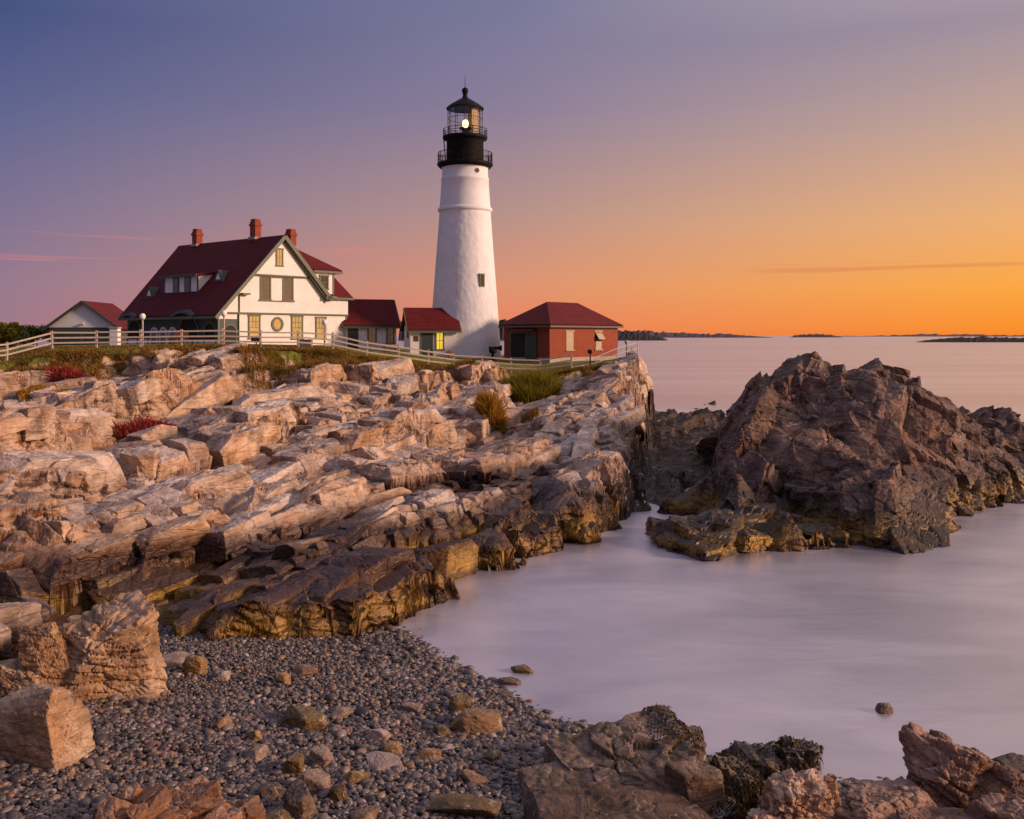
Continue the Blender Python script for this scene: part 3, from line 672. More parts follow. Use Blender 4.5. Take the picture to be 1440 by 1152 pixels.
def jointed(seed, box, strike, wid, zfun, gfun, ok, dip=(.05, .15), lift=(.03, .36), gmax=.32, rough=.042, skip=.10, boxy=.16, cuts=(3, 6), edge=None, sizef=None):
    """bedrock split by two sets of joints: courses of blocks along the strike, every block a little higher, lower or more tilted than the next"""
    r = np.random.RandomState(seed); c, s = math.cos(strike), math.sin(strike); L = []
    a0, a1, b0, b1 = box; b = b0
    while b < b1:
        w_ = wid*math.exp(r.normal(0, .42)); a = a0-r.rand()*3
        while a < a1:
            l = w_*math.exp(r.normal(.62, .48))
            k = r.rand()
            parts = [(0, 0, 1, 1)] if k < .55 else ([(0, -.25, 1, .5), (0, .25, 1, .5)] if k < .78 else [(-.25, -.2, .5, .6), (.25, -.2, .5, .6), (0, .3, 1, .4)])
            for pb, pa, fb, fa in parts: L.append((a+l*(.5+pa), b+w_*(.5+pb), l*fa, w_*fb))
            a += l
        b += w_
    L = np.array(L); wob = .9*(fbm(L[:, 0]*.12, L[:, 1]*.2, seed+1, 2)-.5)
    A, B = L[:, 0], L[:, 1]+wob; x = A*c+B*s; y = A*s-B*c
    m = ok(x, y); x, y, L = x[m], y[m], L[m]; e = .7
    if sizef is not None: L = L.copy(); L[:, 2:4] *= sizef(x, y)[:, None]
    edge = sdpoly(x, y, edge) if edge is not None else None
    z = sum(zfun(x+dx, y+dy) for dx, dy in ((0, 0), (.35, 0), (-.35, 0), (0, .35), (0, -.35)))/5
    ga = np.arctan((gfun(x+c*e, y+s*e)-gfun(x-c*e, y-s*e))/(2*e)); gb = np.arctan((gfun(x+s*e, y-c*e)-gfun(x-s*e, y+c*e))/(2*e))
    Vs = []; Fs = []; n = 0
    for i in range(len(x)):
        if z[i] < -.35 or r.rand() < skip: continue
        if edge is not None and edge[i] < .36*max(L[i, 2], L[i, 3]) and z[i] < 1.6 and y[i] > 31: continue
        l, w_ = L[i, 2]*1.10, L[i, 3]*1.16; t = max(.55, .8*w_)*r.uniform(.8, 1.2); pxw = max(l, w_)*FPX/y[i]
        ty = -(np.clip(gb[i]*.8, -gmax, gmax)+dip[1]+r.normal(0, .10)); tx = np.clip(ga[i]*.8, -gmax, gmax)+dip[0]+r.normal(0, .09)
        p, F = rock_geo(seed*10000+i, (w_*.5, l*.5, t*.5), 6 if pxw > 95 else (5 if pxw > 26 else 4), cuts[0] if r.rand() < .55 else cuts[1], strike-math.pi/2+r.normal(0, .12), (tx, ty), rough*r.uniform(.7, 1.5), .45, t*.3 if r.rand() < .5 else 0, boxy, 1., .55)
        p = p+np.array([x[i], y[i], z[i]+r.uniform(*lift)*min(1, w_)-t*.5]); Vs.append(p); Fs.append(F+n); n += len(p)
    return np.vstack(Vs), np.vstack(Fs)

NCOL, NROW = 940, 1600
X, Y = polar_grid(lambda x, y: coast(x, y), -230, 1075, NCOL, 12.5, 124, NROW)
Z, LM, RM = coast(X, Y)
X2, Y2, Z2 = relief(X, Y, Z, np.where(RM, 1-LM, 0)*.26, 301)
V = np.stack([X2, Y2, Z2], -1).reshape(-1, 3); F = grid_faces(NROW, NCOL)
lmf = LM.reshape(-1)[F].mean(1); rmf = RM.reshape(-1)[F].mean(1); zf = V[F, 2].max(1)
vis = zf > -.45
def okh(x, y):
    u = x/y*FPX+720; le = lawn_edge(x, y)
    return (y > 17) & (u > -190) & (u < 930) & (y < le-3.0) & (sdpoly(x, y, HEAD) > .35)
bv, bf = jointed(3, (8, 82, -65, -11), STRIKE, 1.2, lambda x, y: coast(x, y)[0], lambda x, y: table(x, y, FX, FY, FZ), okh, edge=HEAD, sizef=lambda x, y: np.clip((lawn_edge(x, y)-y)/11, .42, 1.))
kf = F[(lmf <= .5) & (rmf > .5) & vis]; us = np.unique(kf); mp = np.zeros(len(V), np.int32); mp[us] = np.arange(len(us))
tri = lambda f: np.concatenate([f[:, [0, 1, 2]], f[:, [0, 2, 3]]])
HV = np.vstack([V[us], bv]); HF = np.vstack([tri(mp[kf]), bf+len(us)])
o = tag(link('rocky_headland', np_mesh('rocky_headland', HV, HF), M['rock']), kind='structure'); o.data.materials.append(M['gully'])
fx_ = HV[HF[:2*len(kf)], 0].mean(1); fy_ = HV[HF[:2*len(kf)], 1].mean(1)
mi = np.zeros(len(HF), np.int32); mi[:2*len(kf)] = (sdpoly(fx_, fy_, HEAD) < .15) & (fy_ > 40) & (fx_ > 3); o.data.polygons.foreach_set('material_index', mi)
tag(sub_mesh('lawn', V, F, lmf > .5, M['lawn'], True), kind='structure')
Xb, Yb = polar_grid(lambda x, y: (beach_z(x, y),), -230, 1500, 320, 12.3, 31, 200)
V = np.stack([Xb, Yb, beach_z(Xb, Yb)-.03], -1).reshape(-1, 3); F = grid_faces(200, 320)
tag(sub_mesh('beach', V, F, (V[F, 2].max(1) > -.3) & (sdpoly(V[F, 0].mean(1), V[F, 1].mean(1), HEAD) < 1.5), M['beach'], True), kind='structure')
# the islet across the channel
nc, nr = 640, 720
Xs, Ys = polar_grid(lambda x, y: (stack_z(x, y),), 905, 1640, nc, 34.6, 71.5, nr)
Zs = stack_z(Xs, Ys); a, b_, c_ = relief(Xs, Ys, Zs, .30, 401)
V = np.stack([a, b_, c_], -1).reshape(-1, 3); F = grid_faces(nr, nc)
def okp(x, y): return (y > 35.5) & (y < 60) & (x/y*FPX > np.where(y > 41, 292, 225)) & (x/y*FPX < 860)
bv, bf = jointed(5, (30, 72, -18, 10), math.radians(66), 1.45, stack_z, lambda x, y: table(x, y, SX, SY, SZ), okp, (.02, .12), (-.10, .22), .55, .07, .14, .24, (4, 8))
kf = F[V[F, 2].max(1) > -.4]; us = np.unique(kf); mp = np.zeros(len(V), np.int32); mp[us] = np.arange(len(us))
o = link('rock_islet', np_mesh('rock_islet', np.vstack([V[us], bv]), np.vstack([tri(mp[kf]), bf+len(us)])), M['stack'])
tag(o, 'big dark rock islet rising from the water across the narrow channel from the headland', 'rock islet')

# sea: one sheet to the horizon, with the foam of a long exposure lying along the rocks
ISL = [foot(932, 782, 0), foot(1010, 783, 0), foot(1090, 776, 0), foot(1200, 757, 0), foot(1330, 746, 0), foot(1348, 712, 0), foot(1440, 692, 0), foot(1520, 660, 0), (32, 66), (22, 70), (11, 66), (7.5, 50)]
gx = np.concatenate([[-60000, -4000, -300, -60, -20], np.linspace(-6, 36, 200), [45, 70, 300, 4000, 60000]])
gy = np.concatenate([[2, 8], np.linspace(14, 62, 240), np.linspace(64, 110, 24), [200, 600, 3000, 15000, 80000]])
Xw, Yw = np.meshgrid(gx, gy)
dw = np.minimum(np.minimum(-sdpoly(Xw, Yw, HEAD)+.9, -sdpoly(Xw, Yw, LAND)+.2), -sdpoly(Xw, Yw, ISL))
dw = dw+1.3*(fbm(Xw*.6, Yw*.6, 200, 4)-.5)
foam = np.exp(-np.maximum(dw, 0)/2.0)*sstep(.25, .58, fbm(Xw*.35+3, Yw*.5, 205, 4))*(Yw < 70)
me = np_mesh('sea', np.stack([Xw, Yw, 0*Xw], -1).reshape(-1, 3), grid_faces(*Xw.shape), True)
at_ = me.attributes.new('foam', 'FLOAT', 'POINT'); at_.data.foreach_set('value', foam.reshape(-1).astype(np.float32))
tag(link('sea', me, M['water']), kind='structure')
# meadow behind the shed on the left
s = MB(); gx = [-150, -110, -70, -45, -22]; gy = [112, 150, 220, 330]
s.add([(x, y, 6.5-.012*(y-112)+.5*math.sin(x*.1+y*.05)) for y in gy for x in gx], [(j*5+i, j*5+i+1, j*5+i+6, j*5+i+5) for j in range(3) for i in range(4)], True)
tag(s.build('meadow', M['lawn']), kind='structure')
# low islands far out
def island(name, pts, Y, depth, m, seed):
    rng = np.random.RandomState(seed); s = MB(); n = 120
    px = np.linspace(pts[0][0], pts[-1][0], n); py = np.interp(px, [p[0] for p in pts], [p[1] for p in pts])
    top = np.array([P(a, b, Y) for a, b in zip(px, py)]); hh = np.maximum(top[:, 2], 0)
    hh = np.maximum(0, hh*(1+.22*(rng.rand(n)-.5))+(rng.rand(n)-.5)*.0011*Y*np.minimum(1, hh/10)); hh[0] = hh[-1] = -1
    vs = []
    for k, (dy, f) in enumerate(((-depth*.5, -.3), (-depth*.42, .35), (-depth*.3, .7), (-depth*.1, 1), (depth*.2, .8), (depth*.5, -.3))):
        for i in range(n): vs.append((top[i, 0]*(1+dy/Y), Y+dy, hh[i]*f*(.85+.3*rng.rand()) if f > 0 else -2))
    s.add(vs, [(k*n+i, k*n+i+1, (k+1)*n+i+1, (k+1)*n+i) for k in range(5) for i in range(n-1)])
    return tag(s.build(name, m), kind='structure')
def _isl(c):
    def fn(N):
        o = N.n('ShaderNodeTexCoord').outputs['Object']; n = N.noise(o, .02, 6, .7)
        return bsdf(N, N.mix(N.rng(n, .35, .65), tuple(x*.7 for x in c[:3])+(1,), c), .95, spec=.05)
    return fn
M['isl_near'] = material('near_island_scrub', _isl((.05, .042, .04, 1))); M['isl_far'] = material('hazed_far_woods', _isl((.15, .125, .15, 1)))  # far and mid woods carry the distance haze painted into their colour
M['isl_mid'] = material('hazed_mid_woods', _isl((.11, .09, .105, 1)))
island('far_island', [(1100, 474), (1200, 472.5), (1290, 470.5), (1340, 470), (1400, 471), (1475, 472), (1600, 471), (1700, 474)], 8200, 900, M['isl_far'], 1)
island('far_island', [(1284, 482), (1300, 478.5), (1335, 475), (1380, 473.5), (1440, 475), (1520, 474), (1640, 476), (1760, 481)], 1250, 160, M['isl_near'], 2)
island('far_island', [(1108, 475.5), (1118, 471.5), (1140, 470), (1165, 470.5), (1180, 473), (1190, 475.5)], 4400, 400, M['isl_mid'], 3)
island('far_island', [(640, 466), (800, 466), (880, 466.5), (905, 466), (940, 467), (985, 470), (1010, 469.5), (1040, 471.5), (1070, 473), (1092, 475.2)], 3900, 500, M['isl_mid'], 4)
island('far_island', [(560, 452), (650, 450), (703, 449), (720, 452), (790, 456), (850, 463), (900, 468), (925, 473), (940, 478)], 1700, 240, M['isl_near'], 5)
# ------------------------------------------------------------------ keeper's house (local x = along the gable, y = along the long side)
DIRG = math.atan2(.769, .639)
class Frame:
    """wall surface helper: builds framed windows on a vertical plane of a thing; (a along, z up), out = outward"""
    def __init__(s, parent, o, ax, out): s.p = parent; s.o = Vector(o); s.ax = Vector(ax); s.out = Vector(out)
    def pt(s, a, z, d=0): v = s.o+s.ax*a+s.out*d; return (v.x, v.y, v.z+z)
    def bx(s, mb, a0, a1, z0, z1, d0, d1):
        vs = [s.pt(a, z, d) for z in (z0, z1) for d in (d0, d1) for a in (a0, a1)]
        return mb.add(vs, [(0, 2, 3, 1), (4, 5, 7, 6), (0, 1, 5, 4), (2, 6, 7, 3), (0, 4, 6, 2), (1, 3, 7, 5)])
    def window(s, a0, a1, z0, z1, mat, cols=2, rows=2, fw=.13, fm='trim', sash=True, name='window'):
        f = MB()
        s.bx(f, a0, a0+fw, z0, z1, .005, .07); s.bx(f, a1-fw, a1, z0, z1, .005, .07)
        s.bx(f, a0-.04, a1+.04, z1, z1+fw, .005, .09); s.bx(f, a0-.06, a1+.06, z0-.07, z0, .005, .12)
        fo = f.build(name, M[fm], s.p)
        g = MB(); s.bx(g, a0+fw, a1-fw, z0, z1, .006, .022); g.build('pane', mat, fo)
        if sash:
            b = MB(); ia0, ia1 = a0+fw, a1-fw
            for i in range(1, cols): x = ia0+(ia1-ia0)*i/cols; s.bx(b, x-.018, x+.018, (z0+z1)/2 if i != cols/2 else z0, z1, .024, .04)
            for j in range(1, rows): z = z0+(z1-z0)*j/rows; s.bx(b, ia0, ia1, z-.022, z+.022, .0245, .044)
            b.build('sash', M[fm], fo)
        return fo
    def arch(s, mb, ac, hw, z0, zs, d0, d1, fw=None, seg=14):
        """arched panel (fw None) or arched ring of width fw"""
        pts = [(ac-hw, z0)]+[(ac-hw*math.cos(math.pi*k/seg), zs+hw*math.sin(math.pi*k/seg)) for k in range(seg+1)]+[(ac+hw, z0)]
        n = len(pts)
        if fw is None:
            vs = [s.pt(a, z, d1) for a, z in pts]+[s.pt(a, z, d0) for a, z in pts]
            mb.add(vs, [tuple(range(n)), tuple(range(2*n-1, n-1, -1))]+[(i, i+n, (i+1) % n+n, (i+1) % n) for i in range(n)])
        else:
            h2 = hw+fw; p2 = [(ac-h2, z0)]+[(ac-h2*math.cos(math.pi*k/seg), zs+h2*math.sin(math.pi*k/seg)) for k in range(seg+1)]+[(ac+h2, z0)]
            vs = [s.pt(a, z, d) for d in (d0, d1) for r in (pts, p2) for a, z in r]
            fs = []
            for i in range(n-1):
                fs += [(2*n+i, 2*n+i+1, 3*n+i+1, 3*n+i), (i, n+i, n+i+1, i+1), (i, i+1, 2*n+i+1, 2*n+i), (n+i, 3*n+i, 3*n+i+1, n+i+1)]
            mb.add(vs, fs)
        return mb

BZ = 6.95
A0 = (-23.7, 80.0, BZ)
H = thing('keepers_house', 'white clapboard keeper\'s house with steep dark red roof and three brick chimneys', 'house', A0, DIRG)
LR, LE = 15.8, 14.6                                   # length of ridge and eave
gw = MB(); gw.prism([(.25, -.6), (13.7, -.6), (13.7, 4.52), (11.0, 4.62), (6.36, 9.25), (.25, 2.85)], 'y', .12, .3)
gw.build('gable_wall', M['siding'], H)
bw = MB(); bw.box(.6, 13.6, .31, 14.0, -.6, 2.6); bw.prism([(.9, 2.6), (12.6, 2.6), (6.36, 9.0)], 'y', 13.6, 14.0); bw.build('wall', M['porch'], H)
sw = MB(); sw.box(13.5, 13.7, .31, 9, -.6, 4.5); sw.build('side_wall', M['siding'], H)
fr = Frame(H, (0, .12, 0), (1, 0, 0), (0, -1, 0))
# upper storey stands proud of the lower one
up = MB(); up.prism([(.35, 2.97), (13.75, 2.97), (13.75, 4.5), (11.0, 4.6), (6.36, 9.18), (.35, 2.99)], 'y', .02, .115); up.build('upper_gable', M['siding'], H)
fu = Frame(H, (0, .02, 0), (1, 0, 0), (0, -1, 0))
at = MB(); at.prism([(3.28, 6.2), (9.4, 6.2), (6.36, 9.15)], 'y', -.09, .015); at.build('attic_gable', M['siding'], H)
fa = Frame(H, (0, -.09, 0), (1, 0, 0), (0, -1, 0))
dn = MB(); fa.bx(dn, 3.3, 9.38, 6.10, 6.195, -.07, .05)
for i in range(31): fa.bx(dn, 3.38+i*.195, 3.48+i*.195, 6.01, 6.10, -.07, .03)
dn.build('dentil_band', M['trim'], H)
bb = MB(); fr.bx(bb, .25, 13.8, 2.84, 2.965, .004, .16); bb.build('belt_course', M['trim'], H)
# corner boards
for q_ in (2.0, 13.54): cb = MB(); fr.bx(cb, q_, q_+.17, -.5, 2.83, .004, .05); cb.build('corner_board', M['trim'], H)
fr.window(3.03, 4.24, .82, 2.66, M['lit'], 3, 4); fr.window(7.42, 8.7, .78, 2.66, M['lit'], 3, 4); fr.window(10.07, 11.27, .8, 2.6, M['lit'], 3, 4)
fu.window(4.13, 5.25, 4.1, 6.0, M['dim'], 3, 4); fu.window(6.45, 7.59, 4.1, 6.0, M['dim'], 3, 4)
for q_ in ((5.3, 6.4, 5.95, 6.1), (4.0, 7.7, 3.94, 4.02)): wl = MB(); fu.bx(wl, *q_, .004, .10); wl.build('window_ledge', M['trim'], H)
fa.window(5.67, 6.42, 7.0, 8.35, M['lit'], 2, 2, .12)
ov = MB(); n = 28
R = [(5.98+.62*math.cos(k*2*math.pi/n), 2.02+.62*math.sin(k*2*math.pi/n)) for k in range(n)]; r_ = [(5.98+.40*math.cos(k*2*math.pi/n), 2.02+.44*math.sin(k*2*math.pi/n)) for k in range(n)]
vs = [fr.pt(a, z, dd) for dd in (.004, .08) for rr in (R, r_) for a, z in rr]
ov.add(vs, [(2*n+i, 2*n+(i+1) % n, 3*n+(i+1) % n, 3*n+i) for i in range(n)]+[(i, (i+1) % n, 2*n+(i+1) % n, 2*n+i) for i in range(n)]+[(n+i, n+(i+1) % n, 3*n+(i+1) % n, 3*n+i) for i in range(n)])
ovo = ov.build('oval_window', M['trim'], H)
g = MB(); g.add([fr.pt(a, z, .02) for a, z in r_], [tuple(range(n))]); g.build('pane', M['lit'], ovo)
# porch corner on the gable side, green with an arch
pc = MB(); fr.bx(pc, .3, 1.98, -.5, 2.40, .004, .04); pco = pc.build('porch_corner', M['porch'], H)
pa = MB(); fr.arch(pa, 1.25, .58, -.45, 1.3, .045, .055); pa.build('arch_opening', M['interior'], pco)
pa = MB(); fr.arch(pa, 1.25, .58, -.45, 1.3, .0555, .10, .09); pa.build('arch_trim', M['trim'], pco)
# main roof
zr, ze = 9.62, 2.72
sl = (zr-ze)/(6.36+.35)
rf = MB()
rf.slab([(-.35, -.45, ze), (6.36, -.45, zr), (6.36, LR, zr), (-.35, LE, ze)], .22)
rf.slab([(11.35, -.45, 4.45), (6.36, -.45, zr), (6.36, LR, zr), (12.4, LE, 3.5)], .22)
rf.add([(6.36, LR-.05, zr-.1), (-.2, LE-.1, ze), (12.3, LE-.1, 3.4)], [(0, 1, 2)])
ro = rf.build('roof', M['roof'], H)
rk = MB()
rk.bar((-.45, -.49, ze-.28), (6.36, -.49, zr-.16), .10, .30); rk.bar((6.36, -.49, zr-.16), (11.45, -.49, 4.20), .12, .34); rk.bar((6.5, -.20, zr-.55), (11.2, -.20, 4.1), .4, .12)
rk.box(-.5, -.32, -.4, LE-.1, ze-.33, ze-.10); rk.box(10.8, 12.0, -.55, -.05, 4.30, 4.55)
rk.build('rake_board', M['trim'], H)
br = MB(); br.box(2.2, 2.9, -.42, .0, 4.40, 4.55); br.build('bracket', M['trim'], H)
# shed dormer with cheeks
dr = thing('dormer', None, None); dr.parent = H
dw = MB(); L0, L1 = 5.3, 10.6; wd = 1.7; zb, zt = 4.55, 6.2
dw.prism([(wd, zb), (wd, zt), (3.4, zt+.12), (3.4, zt)], 'y', L0, L1)
dw.build('dormer_wall', M['white'], dr)
dm = MB(); dm.slab([(wd-.35, L0-.25, zt+.06), (3.75, L0-.25, zt+.42), (3.75, L1+.25, zt+.42), (wd-.35, L1+.25, zt+.06)], .14); dm.build('dormer_roof', M['roof'], dr)
dt = MB(); dt.box(wd-.42, wd-.34, L0-.28, L1+.28, zt-.14, zt+.08); dt.build('fascia', M['porch'], dr)
fd = Frame(dr, (wd, L1, 0), (0, -1, 0), (-1, 0, 0))
for a in (1.45, 3.25):
    k = MB(); fd.bx(k, a, a+.95, zb+.12, zt-.06, .004, .06); k.build('window', M['porch'], dr)
    k = MB(); fd.bx(k, a+.12, a+.83, zb+.25, zt-.2, .061, .075); k.build('window_pane', M['glass'], dr)
for q_ in (5.16, -.05): k = MB(); fd.bx(k, q_, q_+.17, zb-.1, zt, .004, .05); k.build('corner_board', M['porch'], dr)
def vent(l, w0):
    zz = ze+sl*(w0+.35)
    v = MB(); v.prism([(l-.62, zz-.05), (l+.62, zz-.05), (l, zz+.95)], 'x', w0-.12, w0+.9)
    vo = v.build('roof_vent', M['porch'], H)
    v = MB(); v.prism([(l-.34, zz+.14), (l+.34, zz+.14), (l, zz+.68)], 'x', w0-.14, w0-.125); v.build('louvre', M['white'], vo)
vent(3.4, 2.5); vent(12.3, 1.35)
# porch front on the long side
pf = MB(); pf.box(.28, .58, .2, 14.3, -.5, 2.66); pf.build('porch_front', M['porch'], H)
pb = MB(); pb.box(.18, .275, .3, 14.2, -.5, .72)
pb.build('porch_wainscot', M['white'], H)
fp = Frame(H, (.28, 14.3, 0), (0, -1, 0), (-1, 0, 0))
for a, hw, zs, nm in ((1.35, 1.0, 1.35, 'o'), (9.9, 1.35, 1.25, 'o'), (13.0, .75, 1.3, 'o'), (4.6, .42, 1.2, 'w'), (6.05, .42, 1.2, 'w'), (7.5, .42, 1.2, 'w')):
    if nm == 'o':
        k = MB(); fp.arch(k, a, hw, -.4, zs, .004, .012); ko = k.build('arch_opening', M['interior'], H)
        k = MB(); fp.arch(k, a, hw, -.4, zs, .002, .12, .16); k.build('arch_trim', M['trim'], ko)
    else:
        k = MB(); fp.arch(k, a, hw, .0, zs, .002, .13, .17); ko = k.build('arched_window', M['white'], H)
        k = MB(); fp.arch(k, a, hw, .0, zs, .004, .102); k.build('pane', M['glass'], ko)
k = MB()
for i in range(9): k = MB(); fp.bx(k, .1+i*1.72, .24+i*1.72, -.4, .8, .1, .13); k.build('porch_post', M['porch'], H)
def eyebrow(l, hw, hgt):
    s = MB(); n = 12; pts = [(l-hw+2*hw*i/n, ze-.02+hgt*math.sin(math.pi*i/n)) for i in range(n+1)]
    vs = [(-.52, y, z) for y, z in pts]+[(-.30+1.4*(z-ze+.02), y, z+.05+.15*(z-ze)) for y, z in pts]+[(-.52, y, z-.24) for y, z in pts]
    fs = [(i, i+1, n+2+i, n+1+i) for i in range(n)]+[(i, 2*(n+1)+i, 2*(n+1)+i+1, i+1) for i in range(n)]
    s.add(vs, fs, True); s.build('eyebrow_eave', M['porch'], H)
eyebrow(4.4, 1.7, .42); eyebrow(12.95, 1.3, .32)
# rear wing: lower roof, dormer wall, hipped top
wr = MB()
wr.slab([(11.3, -.25, 4.5), (14.15, -.25, 4.5), (12.5, 1.3, 6.95), (9.7, 1.3, 6.95)], .12)
wr.slab([(14.15, -.25, 4.5), (14.15, 9.3, 4.5), (12.5, 8.0, 6.95), (12.5, 1.3, 6.95)], .12)
pk = (8.9, 2.6, 9.15)
wr.slab([(9.35, -.40, 6.88), (12.75, -.40, 6.88), pk], .14); wr.slab([(12.75, -.40, 6.88), (12.75, 8.2, 6.88), (8.9, 5.6, 9.15), pk], .14)
wr.build('wing_roof', M['roof'], H)
wd2 = MB(); wd2.prism([(11.0, 4.75), (11.85, 4.75), (11.85, 6.76), (9.4, 6.76)], 'y', -.12, 3.0); wd2.build('wing_dormer', M['siding'], H)
k = MB(); k.box(9.5, 12.8, -.45, -.25, 6.58, 6.78); k.box(12.55, 12.8, -.24, 8, 6.58, 6.78); k.box(11.82, 11.98, -.16, .2, 4.7, 6.57); k.box(11.5, 14.2, -.32, -.02, 4.27, 4.47); k.box(13.95, 14.2, -.01, 9.2, 4.27, 4.47); k.build('wing_trim', M['trim'], H)
fw_ = Frame(H, (0, -.12, 0), (1, 0, 0), (0, -1, 0)); fw_.window(10.3, 11.35, 5.2, 6.3, M['glass'], 2, 2)
def chimney(x, y, z0, z1, r=.32):
    k = MB(); k.box(x-r, x+r, y-r*1.2, y+r*1.2, z0, z1-.25); k.box(x-r-.07, x+r+.07, y-r*1.2-.07, y+r*1.2+.07, z1-.62, z1-.42); k.box(x-r+.04, x+r-.04, y-r*1.2+.04, y+r*1.2-.04, z1-.249, z1)
    co = k.build('chimney', M['brick'], ro, .02)
    k = MB(); k.box(x-r-.12, x+r+.12, y-r*1.2-.12, y+r*1.2+.12, z0+.5, z0+.72); k.build('flashing', M['concrete'], ro)
chimney(6.36, 12.7, 8.85, 11.0); chimney(6.36, 3.7, 8.95, 11.25); chimney(9.1, 2.3, 8.3, 10.5)
k = MB(); k.tube((2.08, .02, -.4), (2.08, .02, 2.8), .05); k.tube((2.08, -.06, 2.98), (2.08, -.06, 4.4), .05); k.build('downpipe', M['trim'], H)

# ------------------------------------------------------------------ low buildings between house and tower
def cottage(name, label, px, Y, zb, ang, L, D, ze, zr, roof_over=.3):
    x, y, _ = P(px, 472, Y); t = thing(name, label, 'outbuilding', (x, y, zb), ang)
    k = MB(); k.box(0, L, 0, D, -.8, ze); k.prism([(0, ze), (D, ze), (D/2, zr-.12)], 'x', 0, .15); k.prism([(0, ze), (D, ze), (D/2, zr-.12)], 'x', L-.15, L); k.build('wall', M['siding'], t)
    k = MB(); o = roof_over; e = (zr-ze)/(D/2)
    k.slab([(-o, -o, ze-o*e+.1), (L+o, -o, ze-o*e+.1), (L+o, D/2, zr), (-o, D/2, zr)], .14); k.slab([(-o, D+o, ze-o*e+.1), (L+o, D+o, ze-o*e+.1), (L+o, D/2, zr), (-o, D/2, zr)], .14)
    k.build('roof', M['roof'], t)
    k = MB(); k.box(-o, L+o, -o-.08, -o+.02, ze-o*e-.16, ze-o*e+.04); k.bar((-o-.04, -o, ze-o*e-.05), (-o-.04, D/2, zr-.12), .08, .2); k.bar((L+o+.04, -o, ze-o*e-.05), (L+o+.04, D/2, zr-.12), .08, .2)
    k.build('trim', M['trim'], t)
    return t, Frame(t, (0, 0, 0), (1, 0, 0), (0, -1, 0))
t, f = cottage('passage_wing', 'low white wing with red roof joining the keeper\'s house to the smaller shed', 486, 90.2, 6.75, math.radians(20), 4.7, 4.6, 2.35, 4.65)
k = MB(); f.bx(k, .2, 1.15, -.3, 2.0, .004, .08); k.build('door', M['door'], t)
f.window(2.0, 2.85, .6, 2.0, M['dim'], 2, 2); f.window(3.75, 4.5, .6, 2.0, M['dim'], 2, 2)
t, f = cottage('tower_shed', 'small white shed with red roof, green door and yellow lit window against the tower', 577, 87.2, 6.35, math.radians(15), 4.15, 3.5, 2.35, 4.15)
k = MB(); f.bx(k, 1.0, 1.95, -.4, 2.05, .004, .05); ko = k.build('door', M['door'], t)
k = MB(); f.bx(k, .93, .995, -.4, 2.12, .003, .08); f.bx(k, 1.955, 2.02, -.4, 2.12, .003, .08); k.build('door_frame', M['trim'], ko)
f.window(2.2, 3.02, .45, 1.95, M['lit_yellow'], 2, 2)
k = MB(); f.bx(k, .32, .72, 1.15, 1.62, .004, .05); k.build('plaque', M['bronze'], t)
fg = Frame(t, (0, 3.5, 0), (0, -1, 0), (-1, 0, 0)); fg.window(2.05, 2.65, 1.5, 1.95, M['glass'], 1, 1, .09, sash=False)
k = MB(); f.bx(k, 3.2, 3.5, -.1, .3, .25, .5); k.box(3.32, 3.38, -.40, -.34, -.8, -.1)
tag(k.build('mail_box', M['orange']), 'small orange box on a stub post before the white shed', 'box')
bpy.data.objects['mail_box'].matrix_world = Matrix.Translation(t.location) @ Matrix.Rotation(t.rotation_euler.z, 4, 'Z')

# ------------------------------------------------------------------ lighthouse
TX, TY, TZ = P(654, 500, 92.)
T = thing('lighthouse', 'tall white tapering lighthouse tower with black lantern and glowing lamp', 'lighthouse', (TX, TY, TZ))
S = 92/FPX
def tz(py): return (500-py)*S
prof = [(52.4*S, tz(516)), (51*S, tz(500)), (48*S, tz(460)), (44.3*S, tz(410)), (40.4*S, tz(360)), (37.4*S, tz(320)), (36.0*S, tz(299))]
k = MB(); k.lathe(prof, 72); sh = k.build('shaft', M['stucco'], T)
sub = sh.modifiers.new('sub', 'SUBSURF'); sub.levels = sub.render_levels = 1
k = MB(); k.lathe([(36*S, tz(299)), (38.4*S, tz(297.5)), (38.4*S, tz(294)), (35.8*S, tz(292))], 72); k.build('belt_ring', M['tower_white'], T)
k = MB(); k.lathe([(35.8*S, tz(293)), (34.2*S, tz(272)), (33.2*S, tz(255)), (33.6*S, tz(254.5)), (33.6*S, tz(251.5)), (32.6*S, tz(251)), (32.0*S, tz(240)), (33*S, tz(236)), (35.5*S, tz(234))], 72); k.build('upper_shaft', M['tower_white'], T)
k = MB(); k.lathe([(33*S, tz(237)), (36*S, tz(236.5)), (39.2*S, tz(233)), (39.2*S, tz(230.5)), (20*S, tz(230.5))], 64); k.build('gallery_deck', M['black'], T)
k = MB(); k.lathe([(26*S, tz(231)), (26*S, tz(199)), (27*S, tz(198)), (31*S, tz(196.5)), (31.4*S, tz(195.2)), (31.4*S, tz(192.5)), (20*S, tz(192))], 56); k.build('watch_room', M['black'], T)
k = MB()
for z in (tz(216), tz(223)): k.ring(38*S, z, .045, 48)
for i in range(72): a = i*2*math.pi/72; k.tube((38*S*math.cos(a), 38*S*math.sin(a), tz(231)), (38*S*math.cos(a), 38*S*math.sin(a), tz(216)), .034 if i % 6 == 0 else .013, seg=5)
k.build('gallery_railing', M['black'], T)
k = MB()
for z in (tz(182.5), tz(186.5), tz(190)): k.ring(30.6*S, z, .035, 40)
for i in range(16): a = i*2*math.pi/16; k.tube((30.6*S*math.cos(a), 30.6*S*math.sin(a), tz(193)), (30.6*S*math.cos(a), 30.6*S*math.sin(a), tz(182)), .03, seg=5)
k.build('lantern_railing', M['black'], T)
k = MB(); k.lathe([(24*S, tz(193)), (24*S, tz(154))], 12, smooth=False); gl = k.build('lantern_glass', M['lantern'], T)
k = MB()
